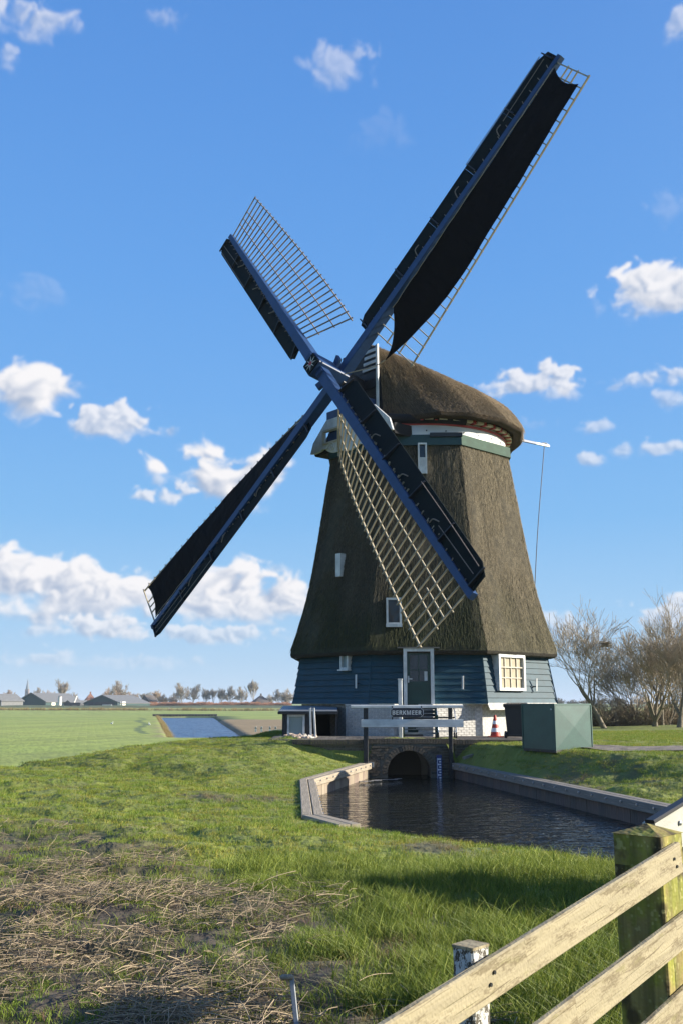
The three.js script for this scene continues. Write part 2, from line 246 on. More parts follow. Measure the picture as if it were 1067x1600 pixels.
// the rough, half-bare corner in the lower left: 1 inside, 0 in the lawn
const roughAt = (x, z) => { const edge = z > -9.4 ? lerp(.2, -1.35, clamp((-z - 5.6) / 3.8, 0, 1)) : lerp(-1.25, -3.4, clamp((-z - 9.4) / 3.2, 0, 1)); const n = (fbm(x * 1.1 + 20, z * 1.1, 4) - .5) * 1.6; return sst(.5, -.4, x - edge + n) * sst(-13, -11.4, z + n * .5); };
const bareAt = (x, z) => sst(.56, .72, fbm(x * .9 + 40, z * .55 + 11, 4) * .75 + fbm(x * 3.1, z * 2.2 + 70, 3) * .25);
function G(x, z) {
  const r = Math.hypot(x - AX.x, z - AX.z);
  let g = .12 * sst(6, 14, -z) + .56 * (1 - sst(7.2, 15, r));
  if (z > -26.05 || true) {   // right bank
    const rx = 2.85 + (z + 26) * .185; const bw = clamp(.45 + (z + 23.0) * .52, .35, 4); g = Math.max(g, .17 + .51 * sst(.02, bw, x - rx - .1) * sst(-12, -15.5, z));
  }
  g += .5 * sst(9.5, 20, x) * sst(-20, -36, z) * .5;
  const dist = Math.hypot(x, z);
  const amp = (x > 3.4 && z < -19.5 ? .35 : 1) * sst(3, 6, dist) * (1 - sst(26, 34, dist)) * (1 - sst(-27, -29, z));
  g += amp * ((fbm(x * .55 + 3, z * .8 + 8, 3) - .5) * lerp(.12, .27, sst(7, 10, dist)) + (fbm(x * 2.1 + 31, z * 2.6 + 14, 3) - .5) * lerp(.1, .17, sst(7.5, 10, dist)) + roughAt(x, z) * (fbm(x * 2.7 + 95, z * 2.7 + 8, 3) - .45) * .1);
  if (z > -26 && z < -5) { const db = sd(basin, x, z); const rb = x > 2 && z < -15; g = .125 + (g - .125) * sst(.0, rb ? .5 : 2.3, Math.max(0, db)); const ds = shoreD(x, z); if (x > -1 && z > -14.2) g -= .75 * sst(.35, -.25, ds * (db < .3 && ds < 2 ? (inPoly(basin, x, z) ? -1 : 1) : 1)); }
  const e = -sd(dike, x, z);
  let far = POLDER + 1.3 * sst(300, 450, dist) + (dist > 60 ? (fbm(x * .02, z * .02, 3) - .5) * .3 : 0);
  if (dist > 60 && dist < 260) { const c = sd(canal, x, z); far -= .75 * sst(1.2, -.6, c); }
  if (dist > 380 && dist < 480) far += .9 * Math.exp(-(((-z - 425) / 7) ** 2));
  return e > 0 ? lerp(lerp(far, g, .85), g, sst(0, 1.2, e)) : lerp(far, lerp(far, g, .85), sst(-5, 0, e));
}
const pathP = [[4.4, -24.6], [6.2, -23.6], [9, -22.4], [16, -20.8], [16, -19.1], [9.2, -20.4], [7, -20.9], [5.7, -21.2], [5.2, -21.8], [5.0, -22.6]];
const ground = (x, z) => V(x, G(x, z), z);
{
  const ang = []; for (let a = -180; a < 180;) { ang.push(a); const b = Math.abs(a); a += b < 25 ? .2 : b < 40 ? .6 : b < 75 ? 2 : 5; }
  const rad = [.6]; while (rad[rad.length - 1] < 6500) { const r = rad[rad.length - 1]; rad.push(r * (r < 4 ? 1.03 : r < 40 ? 1.0095 : r < 260 ? 1.012 : 1.02)); }
  const nA = ang.length, nR = rad.length, P = new Float32Array(nA * nR * 3), C = new Float32Array(nA * nR * 3), inside = new Uint8Array(nA * nR), kind = new Uint8Array(nA * nR);
  const plough = [[-24.5, -150], [-13, -112], [-6, -90], [12, -90], [20, -175], [-21, -190]];
  for (let i = 0; i < nR; i++) for (let k = 0; k < nA; k++) {
    let x = rad[i] * Math.sin(ang[k] * Math.PI / 180), z = -rad[i] * Math.cos(ang[k] * Math.PI / 180); const q = i * nA + k;
    if (rad[i] > 6 && rad[i] < 34 && inPoly(basin, x, z)) { inside[q] = 1; const b = near(basin, x, z); x = b[1]; z = b[2]; }
    P[q * 3] = x; P[q * 3 + 1] = G(x, z); P[q * 3 + 2] = z;
    const e = -sd(dike, x, z); let c;
    if (e > -3.5) {
      kind[q] = 0; const n = fbm(x * .8, z * .8, 4), m = fbm(x * 4 + 9, z * 4, 3), ro = roughAt(x, z), ba = bareAt(x, z) * sst(-24, -18, z);
      c = [lerp(.17, .27, n), lerp(.22, .29, n), lerp(.035, .055, m)];
      const s = clamp(ro * .85 + ba * .75, 0, 1); c = [lerp(c[0], .11, s), lerp(c[1], .085, s), lerp(c[2], .058, s)];
      if (x < -2 && z < -27.5) { const t = sst(.42, .6, n) * sst(-4.6, -3.5, x); c = [lerp(c[0], .16, t), lerp(c[1], .14, t), lerp(c[2], .12, t)]; }
    } else {
      kind[q] = inPoly(plough, x, z) ? 2 : 1; const n = fbm(x * .03, z * .06, 4), m = fbm(x * .3, z * .3, 3), d = Math.hypot(x, z);
      c = [lerp(.31, .40, n) * lerp(.85, 1.1, m), lerp(.4, .45, n) * lerp(.85, 1.1, m), lerp(.07, .1, n)];
      { const s = 1 + .07 * Math.sin((x * .96 + z * .28) * 1.9) + .06 * Math.sin((x * .96 + z * .28) * .47 + 1) + .12 * (fbm(x * .12 + 5, z * .05, 4) - .5); c = c.map((v) => v * s); }
      const dry = sst(.45, .75, fbm(x * .05 + 7, z * .2, 3)) * sst(330, 360, -z) * sst(420, 400, -z); c = [lerp(c[0], .34, dry * .8), lerp(c[1], .30, dry * .8), lerp(c[2], .15, dry * .8)];
      if (-z > 405 && -z < 450) c = [.1, .13, .045];
      if (d > 60 && d < 260) { const cd = sd(canal, x, z), w = sst(3.2, .3, cd), rd = sst(.35, .7, fbm(x * .4, z * .25, 3)); if (x < lerp(-12, -36, (-z - 92) / 141)) { c = [lerp(c[0], .33, w * rd), lerp(c[1], .27, w * rd), lerp(c[2], .14, w * rd)]; } else { const w2 = sst(7, 2, cd); c = [lerp(c[0], .07, w2), lerp(c[1], .115, w2), lerp(c[2], .03, w2)]; } }
      if (kind[q] === 2) { const f = fbm(x * .15, z * .5, 4); c = [lerp(.28, .42, f), lerp(.2, .3, f), lerp(.1, .15, f)]; }
      const tr = Math.abs(x - (-29.5 + (z + 150) * .2 + Math.sin(z * .12) * .5)); if (z < -100 && z > -215 && tr < .42) c = [.16, .22, .07];
    }
    C.set(c, q * 3);
  }
  const idx = [[], [], []];
  for (let i = 0; i < nR - 1; i++) for (let k = 0; k < nA; k++) {
    const k1 = (k + 1) % nA, a = i * nA + k, b = i * nA + k1, c = (i + 1) * nA + k, d = (i + 1) * nA + k1;
    for (const t of [[a, b, c], [b, d, c]]) if (!(inside[t[0]] && inside[t[1]] && inside[t[2]])) idx[kind[t[0]]].push(...t);
  }
  const uv = new Float32Array(nA * nR * 2); for (let q = 0; q < nA * nR; q++) { uv[q * 2] = P[q * 3]; uv[q * 2 + 1] = P[q * 3 + 2]; }
  const full = new THREE.BufferGeometry(); full.setAttribute('position', new THREE.BufferAttribute(P, 3)); full.setAttribute('uv', new THREE.BufferAttribute(uv, 2)); full.setAttribute('color', new THREE.BufferAttribute(C, 3));
  full.setIndex(idx.flat()); full.computeVertexNormals();
  ['meadow', 'polder_field', 'ploughed_field'].forEach((n, m) => {
    const map = new Map(), pos = [], nor = [], u = [], col = [], ix = [];
    for (const q of idx[m]) { if (!map.has(q)) { map.set(q, pos.length / 3); pos.push(P[q * 3], P[q * 3 + 1], P[q * 3 + 2]); const N = full.attributes.normal; nor.push(N.getX(q), N.getY(q), N.getZ(q)); u.push(uv[q * 2], uv[q * 2 + 1]); col.push(C[q * 3], C[q * 3 + 1], C[q * 3 + 2]); } ix.push(map.get(q)); }
    const g = new THREE.BufferGeometry(); g.setAttribute('position', new THREE.Float32BufferAttribute(pos, 3)); g.setAttribute('normal', new THREE.Float32BufferAttribute(nor, 3)); g.setAttribute('uv', new THREE.Float32BufferAttribute(u, 2)); g.setAttribute('color', new THREE.Float32BufferAttribute(col, 3)); g.setIndex(ix);
    tag(part(n, g, m ? M.field : M.meadow, scene), ['grassy dike top in the foreground with a rough bare corner', 'flat green polder field reaching to the far farms', 'brown ploughed field beside the far canal'][m], ['meadow', 'field', 'ploughed field'][m], null, 'structure');
  });
}
const flat = (P, y, s = 1) => { const sh = new THREE.Shape(P.map(([x, z]) => new THREE.Vector2(x, -z))); const g = new THREE.ShapeGeometry(sh).rotateX(-Math.PI / 2).translate(0, y, 0); const p = g.attributes.position, uv = g.attributes.uv; for (let i = 0; i < p.count; i++) uv.setXY(i, p.getX(i) * s, p.getZ(i) * s); return g; };
tag(part('pond_water', flat([[.62, -27.2], [-.75, -20.4], [-.5, -13.9], [.4, -12.4], [3, -9.6], [6.6, -6.4], [10, -9.4], [4.95, -14.9], [2.9, -27.2]], WATER), M.water, scene), 'dark rippling water of the mill race in front of the brick culvert', 'water', null, 'structure');
tag(part('canal_water', flat([[-43, -235], [-29, -235], [-8, -90], [-16, -90]], POLDER - .38), M.canal, scene), 'straight blue canal running away through the far green field', 'water', null, 'structure');
tag(part('canal_bed', flat(basin, -1.1), M.dark, scene), 'dark bed under the mill race water', 'ground', null, 'structure');

// ------------------------------------------------------------------ yard, path, culvert, revetments
{
  // sheet that follows the ground a little above it
  const drape = (P, lift, step = .3) => { const xs = P.map((p) => p[0]), zs = P.map((p) => p[1]), x0 = Math.min(...xs), x1 = Math.max(...xs), z0 = Math.min(...zs), z1 = Math.max(...zs), nx = Math.ceil((x1 - x0) / step), nz = Math.ceil((z1 - z0) / step), pos = [], uv = [], ix = [], ok = []; for (let j = 0; j <= nz; j++) for (let i = 0; i <= nx; i++) { let x = x0 + (x1 - x0) * i / nx, z = z0 + (z1 - z0) * j / nz; const inn = inPoly(P, x, z); if (!inn) { const b = near(P, x, z); x = b[1]; z = b[2]; } ok.push(inn); pos.push(x, Math.max(G(x, z), -5) + lift, z); uv.push(x, z); } const w = nx + 1; for (let j = 0; j < nz; j++) for (let i = 0; i < nx; i++) { const a = j * w + i, q = [a, a + w, a + 1, a + 1, a + w, a + w + 1]; for (let t = 0; t < 6; t += 3) if (ok[q[t]] || ok[q[t + 1]] || ok[q[t + 2]]) ix.push(q[t], q[t + 1], q[t + 2]); } return meshFrom(pos, ix, uv); };
  tag(part('path', drape(pathP, .03, .2), M.path, scene), 'pale gravel path leading right from the green cabinet', 'path', null, 'structure');
  // brick yard before the mill
  const yard = thing('yard_paving', null, null); yard.userData.kind = 'structure'; yard.userData.label = 'brick paved yard along the foot of the mill'; yard.userData.category = 'pavement';
  part('paving_bed', box(7.6, .06, 3.1, 2.0, .685, -27.75), M.mortar, yard);
  const pg = [0, 1, 2].map(() => cbox(.2, .09, .098, .006)), R = rng(3);
  { const list = [[], [], []]; for (let x = -1.7; x < 5.7; x += .21) for (let z = -26.3; z > -29.1; z -= .105) { const k = Math.floor(R() * 3); list[k].push(new THREE.Matrix4().makeTranslation(x + (Math.round(z / .105) % 2) * .1, .688 + R() * .006, z)); } list.forEach((l, k) => instanced('brick', pg[k], M.paver[k], l, yard)); }
}
// the brick culvert
{
  const c = thing('brick_culvert', 'brown brick culvert with a round arch over the dark water', 'culvert', V(1.745, WATER - .5, -26)), R = rng(8), T = V(-1.745, -(WATER - .5), 26);
  const cx = 1.72, cy = -.085, ra = .55, x0 = .66, x1 = 2.86, yb = -.6, top = .70, zf = -26;
  const s = new THREE.Shape(); s.moveTo(x0, yb); s.lineTo(cx - ra, yb); s.lineTo(cx - ra, cy); s.absarc(cx, cy, ra, Math.PI, 0, true); s.lineTo(cx + ra, yb); s.lineTo(x1, yb); s.lineTo(x1, top); s.lineTo(x0, top); s.closePath();
  part('wall', new THREE.ExtrudeGeometry(s, { depth: .5, bevelEnabled: false, curveSegments: 24 }).translate(0, 0, zf - .512).translate(...T.toArray()), M.mortar, c);
  const tun = new THREE.CylinderGeometry(ra, ra, 3, 24, 1, true, 0, Math.PI).rotateX(Math.PI / 2).rotateZ(0); tun.translate(cx, cy, zf - 2.0);
  const tube = []; for (let i = 0; i < 16; i++) { const a0 = Math.PI * i / 16, a1 = Math.PI * (i + 1) / 16; tube.push(slab(V(cx + ra * Math.cos(a0), cy + ra * Math.sin(a0), zf - .5), V(cx + ra * Math.cos(a1), cy + ra * Math.sin(a1), zf - .5), V(cx + ra * Math.cos(a1), cy + ra * Math.sin(a1), zf - 3.4), V(cx + ra * Math.cos(a0), cy + ra * Math.sin(a0), zf - 3.4), V(0, .03, 0))); }
  tube.push(box(.1, .9, 2.9, cx - ra - .05, cy - .45, zf - 1.95), box(.1, .9, 2.9, cx + ra + .05, cy - .45, zf - 1.95), box(1.4, 1.4, .1, cx, cy, zf - 3.5));
  part('tunnel', tube.map((g) => g.translate(...T.toArray())), mat(.03, .028, .025, .95), c);
  const bw = .205, bh = .052, st = .068; let n = 0; const bgs = [0, 1, 2].map(() => cbox(bw, bh, .05, .006));
  const halfG = cbox(bw * .48, bh, .05, .006);
  for (let r = 0, y = yb + .45; y < top - .13; y += st, r++) for (let x = x0 + (r % 2 ? 0 : .105); x < x1 - .05; x += .216) {
    const mx = x + bw / 2, d = Math.hypot(mx - cx, Math.max(0, y - cy)); let g = bgs[n % 3], px = mx;
    if (mx + bw / 2 > x1) { if (mx > x1) continue; g = halfG; px = x + bw * .24; }
    if (y < cy + ra + .16) { const lim = y > cy ? Math.sqrt(Math.max(0, (ra + .15) ** 2 - (y - cy) ** 2)) : ra + .15; if (Math.abs(px - cx) < lim + (g === halfG ? .05 : .1)) { if (Math.abs(px - cx) < lim - .02) continue; g = halfG; px += Math.sign(px - cx) * .05; if (Math.abs(px - cx) < lim + .045) continue; } }
    const b = part('brick', g, M.brick[Math.floor(R() * 4)], c); b.position.set(px + T.x, y + bh / 2 + T.y, zf + .002 - R() * .008 + T.z); n++;
  }
  const vg = cbox(.058, .14, .05, .005);
  for (let i = 0; i <= 26; i++) { const a = Math.PI * (i / 26), b = part('arch_brick', vg, M.brick[Math.floor(R() * 4)], c); b.position.set(cx + (ra + .075) * Math.cos(a) + T.x, cy + (ra + .075) * Math.sin(a) + T.y, zf + .004 - R() * .005 + T.z); b.rotation.z = a - Math.PI / 2; }
  const cg = cbox(.062, .12, .3, .006);
  for (let x = x0 - .02; x < x1 + .05; x += .069) { const b = part('coping_brick', cg, M.brick[Math.floor(R() * 4)], c); b.position.set(x + T.x, top + .0 + R() * .006 + T.y, zf - .12 + T.z); b.rotation.z = (R() - .5) * .03; }
  // low wing walls
  for (const [a, b, name, lab] of [[-1.25, .64, 'yard_wall', 'low dark brick wall left of the culvert, under the two white stakes'], [2.88, 4.6, 'yard_wall', 'low dark brick wall right of the culvert, below the traffic cone']]) {
    const w = thing(name, lab, 'wall', V((a + b) / 2, 0, -26.1)), L = b - a; part('wall_core', box(L, 1.0, .2, 0, .14, -.05), M.mortar, w);
    for (let r = 0; r < 8; r++) for (let k = 0; k * .216 < L - .1; k++) { const q = part('brick', bgs[(r + k) % 3], M.brick[Math.floor(R() * 4)], w); q.position.set(-L / 2 + .105 + k * .216 + (r % 2 ? .05 : 0), .08 + r * .068, .036); }
    for (let x = -L / 2 + .03; x < L / 2 - .02; x += .069) { const q = part('coping_brick', cg, M.brick[Math.floor(R() * 4)], w); q.position.set(x, .675 + R() * .006, -.03); }
  }
  const pl = thing('wall_plaque', 'small pale plaque with dark marks at the left end of the culvert wall', 'plaque', V(.735, .12, -25.97)); part('plate', cbox(.17, .13, .02, .004), mat(.55, .52, .45, .7), pl); part('dark_mark', [box(.1, .012, .006, 0, .025, .012), box(.012, .05, .006, -.03, .0, .012), box(.012, .05, .006, .0, .0, .012), box(.06, .012, .006, .01, -.028, .012)], M.blackIron, pl);
  // staff gauge
  const sg = thing('staff_gauge', 'blue and white water level gauge standing right of the arch', 'water gauge', V(2.47, WATER - .35, -25.93)); part('gauge_board', cbox(.13, .92, .03, .005), mat(.03, .04, .16, .45), sg).position.y = .46;
  for (let i = 0; i < 9; i++) part('gauge_mark', box(i % 2 ? .05 : .085, .035, .006, i % 2 ? .02 : 0, .3 + i * .065, .017), mat(.6, .62, .68, .5), sg);
  part('gauge_mark', box(.012, .55, .005, -.045, .57, .0165), mat(.6, .62, .68, .5), sg);
  // pipe / rail leaning on the right bank
  const lr = thing('bank_timber', 'thin grey timber lying on the grass bank right of the culvert', 'timber', V(3.0, .34, -25.2)); part('timber', beamG(V(0, -.02, 0), V(1.05, .27, -.5), .08, .06), M.beamGrey, lr);
}
function revetment(name, label, pts, mats, beamM, side) {
  const t = thing(name, label, 'revetment', V(pts[0][0], 0, pts[0][1])), o = V(-pts[0][0], 0, -pts[0][1]), R = rng(pts.length * 7 + 3), pg = mats.map(() => cbox(.232, .62, .04, .006));
  for (let i = 1; i < pts.length; i++) {
    const a = V(pts[i - 1][0], 0, pts[i - 1][1]), b = V(pts[i][0], 0, pts[i][1]), d = b.clone().sub(a), L = d.length(), u = d.clone().divideScalar(L), n = V(-u.z, 0, u.x).multiplyScalar(side), ang = Math.atan2(-u.z, u.x);
    for (const [off, w] of [[-.07, .13], [.085, .15]]) part('cap_beam', beamG(a.clone().addScaledVector(n, -off + .02).add(o).setY(CAP - .07), b.clone().addScaledVector(n, -off + .02).add(o).setY(CAP - .07), w, .15, V(0, 1, 0), .008), beamM, t);
    for (let s = .12; s < L - .02; s += .238) { const k = Math.floor(R() * mats.length), q = part('plank', pg[k], mats[k], t); q.position.copy(a).addScaledVector(u, s).addScaledVector(n, .045 + R() * .008).add(o); q.position.y = CAP - .15 - .31 + (R() - .5) * .01; q.rotation.y = ang + (R() - .5) * .015; }
    const bg = new THREE.CylinderGeometry(.018, .018, .03, 8).rotateX(Math.PI / 2);
    for (let s = .3; s < L; s += .55) { const q = part('bolt', bg, M.steel, t); q.position.copy(a).addScaledVector(u, s).addScaledVector(n, .165).add(o); q.position.y = CAP - .05; q.rotation.y = Math.atan2(n.x, n.z); }
    part('back_board', slab(a.clone().setY(-.7).add(o), b.clone().setY(-.7).add(o), b.clone().setY(CAP - .16).add(o), a.clone().setY(CAP - .16).add(o), n.clone().multiplyScalar(-.05)), M.beamGrey, t);
  }
  return t;
}
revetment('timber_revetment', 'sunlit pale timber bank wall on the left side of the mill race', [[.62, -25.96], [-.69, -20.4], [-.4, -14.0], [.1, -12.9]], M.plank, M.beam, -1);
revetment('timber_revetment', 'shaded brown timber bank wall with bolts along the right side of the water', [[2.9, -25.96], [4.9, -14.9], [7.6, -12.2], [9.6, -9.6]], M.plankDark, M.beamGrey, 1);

// ------------------------------------------------------------------ the windmill
const mill = thing('windmill', 'thatched octagonal smock mill with four sails and a blue-green weatherboarded base', 'windmill', V(AX.x, YARD, AX.z));
const MO = V(-AX.x, -YARD, -AX.z);                                   // world -> mill
const L = (g) => g.translate(MO.x, MO.y, MO.z), lp = (p) => p.clone().add(MO);
const mp = (name, geo, m, parent = mill) => part(name, (Array.isArray(geo) ? geo : [geo]).map((g) => L(g)), m, parent);
const C225 = Math.cos(Math.PI / 8), S225 = Math.sin(Math.PI / 8), ROT = -2 * Math.PI / 180;   // the middle face looks at the pond
const faceN = (k) => { const a = ROT + k * Math.PI / 4; return V(Math.sin(a), 0, Math.cos(a)); }, faceT = (k) => { const n = faceN(k); return V(n.z, 0, -n.x); };
const cornerAt = (k, R, y) => { const a = ROT + (k + .5) * Math.PI / 4; return V(AX.x + R * Math.sin(a), y, AX.z + R * Math.cos(a)); };   // corner right of face k
const PB = 1.635, PT = 3.25, RB = 4.42, RT = 4.15, rPl = (y) => lerp(RB, RT, (y - PB) / (PT - PB));
const onFace = (k, u, y, R, out = 0) => V(AX.x, y, AX.z).addScaledVector(faceN(k), R * C225 + out).addScaledVector(faceT(k), u);
// weatherboards, board by board
{
  const rr = rng(21), n = 9, hB = (PT - PB) / n;
  for (let k = 0; k < 8; k++) {
    const w = grp('boarded_wall', mill); w.userData.label = undefined;
    const c = [cornerAt(k - 1, RB - .06, PB + .01), cornerAt(k, RB - .06, PB + .01), cornerAt(k, RT - .06, PT + .3), cornerAt(k - 1, RT - .06, PT + .3)];
    mp('wall_core', slab(...c, faceN(k).multiplyScalar(-.1)), M.black, w);
    const vis = [7, 0, 1].includes(k), N = vis ? n : 3, h = (PT - PB) / N;
    for (let i = 0; i < N; i++) {
      const y0 = PB + i * h + (vis ? (rr() - .5) * .012 : 0), y1 = PB + (i + 1) * h + .025, q = .036 + rr() * .008, s = rr() * .004;
      const e0 = rPl(y0) + q / C225, e1 = rPl(y1) + .004 / C225, sh = .004;
      const A = cornerAt(k - 1, e0, y0), B = cornerAt(k, e0, y0), Cc = cornerAt(k, e1, y1), D = cornerAt(k - 1, e1, y1);
      const t = faceT(k); A.addScaledVector(t, sh); D.addScaledVector(t, sh); B.addScaledVector(t, -sh); Cc.addScaledVector(t, -sh);
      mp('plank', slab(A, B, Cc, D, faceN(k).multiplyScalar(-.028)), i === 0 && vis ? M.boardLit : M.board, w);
    }
    if (vis) { const c0 = cornerAt(k, RB + .055, PB + .01), c1 = cornerAt(k, RT + .03, PT); mp('corner_batten', beamG(c0, c1, .03, .03, V(0, 0, 1)), M.board, w); }
  }
}
// white brick foot
{
  const rr = rng(31), ft = grp('brick_foot', mill);
  for (let k = 0; k < 8; k++) { const R0 = RB - .28, c = [cornerAt(k - 1, R0, YARD - .1), cornerAt(k, R0, YARD - .1), cornerAt(k, R0, PB - .01), cornerAt(k - 1, R0, PB - .01)]; mp('foot_wall', slab(...c, faceN(k).multiplyScalar(-.2)), M.whiteMortar, ft); }
  const list = []; const bg = cbox(.2, .056, .03, .003);
  for (const k of [7, 0, 1]) for (let r = 0; r < 13; r++) for (let u = -1.45; u < 1.45; u += .212) { const p = lp(onFace(k, u + (r % 2) * .1, YARD + .03 + r * .0685, RB - .28, -.0135)); list.push(new THREE.Matrix4().makeRotationY(ROT + k * Math.PI / 4).setPosition(p)); }
  instanced('foot_brick', bg, M.whiteBrick[0], list, ft);
  // piers at the corners
  for (const [k, lit] of [[-1, false], [0, true]]) {
    const p = grp('brick_pier', mill), a = lit ? .61 : ROT + (k + .5) * Math.PI / 4, n = V(Math.sin(a), 0, Math.cos(a)), t = V(n.z, 0, -n.x), w = lit ? 2.1 : 1.5, fr = 4.62, uo = lit ? -.35 : .1, h = PB - .05 - YARD;
    const P0 = lit ? V(2.56, YARD, -28.5).addScaledVector(t, w / 2) : V(AX.x, YARD, AX.z).addScaledVector(n, fr).addScaledVector(t, uo); const core = box(w - .02, h, .6, 0, h / 2, -.31).applyMatrix4(new THREE.Matrix4().makeRotationY(a).setPosition(P0)); mp('pier_core', core, M.whiteMortar, p);
    const full = cbox(.2, .057, .03, .006), half = cbox(.095, .057, .03, .006), q = (g, u, y, d, turn, m) => { const b = part('brick', g, m, p); b.position.copy(lp(P0.clone().addScaledVector(t, u).addScaledVector(n, d).setY(YARD + y))); b.rotation.y = a + turn; b.rotation.z = (rr() - .5) * .02; };
    for (let r = 0; r < 13; r++) {
      const y = .035 + r * .066; let u = -w / 2 + (r % 2 ? .05 : .1);
      if (r % 2) q(half, u, y, -.008 - rr() * .004, 0, M.whiteBrick[Math.floor(rr() * 3)]), u += .155;
      for (; u < w / 2 - .06; u += .21) q(full, u, y, -.008 - rr() * .004, 0, M.whiteBrick[Math.floor(rr() * 3)]);
      for (let d = -.12; d > -.6; d -= .21) { q(full, -w / 2 + .001, y, d - (r % 2) * .1, -Math.PI / 2, M.whiteBrick[Math.floor(rr() * 3)]); }
    }
    mp('pier_top', box(w + .03, .05, .63, 0, h + .02, -.3).applyMatrix4(new THREE.Matrix4().makeRotationY(a).setPosition(P0)), M.whiteMortar, p);
  }
  // pale flashing under the right boards
  mp('foot_flashing', slab(cornerAt(0, RB + .18, PB - .14), cornerAt(1, RB + .18, PB - .14), cornerAt(1, RB + .04, PB + .03), cornerAt(0, RB + .04, PB + .03), V(0, -.03, 0)), M.whiteMortar);
}
// thatch body: inradius profile, straight courses flaring at the foot
const TY = [3.16, 3.35, 3.9, 5.01, 6.57, 8.35, 9.80], TR = [4.55, 4.50, 4.31, 3.99, 3.68, 3.39, 3.14];
function rTh(y) { let i = 0; while (i < TY.length - 2 && y > TY[i + 1]) i++; const t = clamp((y - TY[i]) / (TY[i + 1] - TY[i]), 0, 1), a = TR[Math.max(0, i - 1)], b = TR[i], c = TR[i + 1], d = TR[Math.min(TR.length - 1, i + 2)], m0 = i ? (c - a) / (TY[i + 1] - TY[i - 1]) : (c - b) / (TY[1] - TY[0]), m1 = (d - b) / (TY[Math.min(TY.length - 1, i + 2)] - TY[i]), h = TY[i + 1] - TY[i]; return (2 * t ** 3 - 3 * t * t + 1) * b + (t ** 3 - 2 * t * t + t) * h * m0 + (-2 * t ** 3 + 3 * t * t) * c + (t ** 3 - t * t) * h * m1; }
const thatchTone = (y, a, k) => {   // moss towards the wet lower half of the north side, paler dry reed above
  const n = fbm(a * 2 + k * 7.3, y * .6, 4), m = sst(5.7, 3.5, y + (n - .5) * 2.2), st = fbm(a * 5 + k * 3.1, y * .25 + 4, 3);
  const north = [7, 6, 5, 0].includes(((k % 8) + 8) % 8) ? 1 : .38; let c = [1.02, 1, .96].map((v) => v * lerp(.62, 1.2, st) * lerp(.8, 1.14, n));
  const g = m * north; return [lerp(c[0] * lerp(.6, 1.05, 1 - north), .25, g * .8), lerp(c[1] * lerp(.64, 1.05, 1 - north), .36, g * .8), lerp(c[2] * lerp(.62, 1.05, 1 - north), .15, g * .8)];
};
function facePt(k, a, y) { const R = rTh(y); return V(AX.x, y, AX.z).addScaledVector(faceN(k), R * C225).addScaledVector(faceT(k), a * R * S225); }
const SL = (k, px, py) => { let y = 6; for (let i = 0; i < 12; i++) { const e = .02, n = faceN(k).multiplyScalar(1).add(V(0, -(rTh(y + e) - rTh(y - e)) / (2 * e) * C225, 0)).normalize(), h = hit(px, py, facePt(k, 0, y), n); y = clamp(h.y, 3.17, 9.8); } const p = facePt(k, 0, y), h = hit(px, py, p, faceN(k)); return { u: h.sub(p).dot(faceT(k)), y }; };
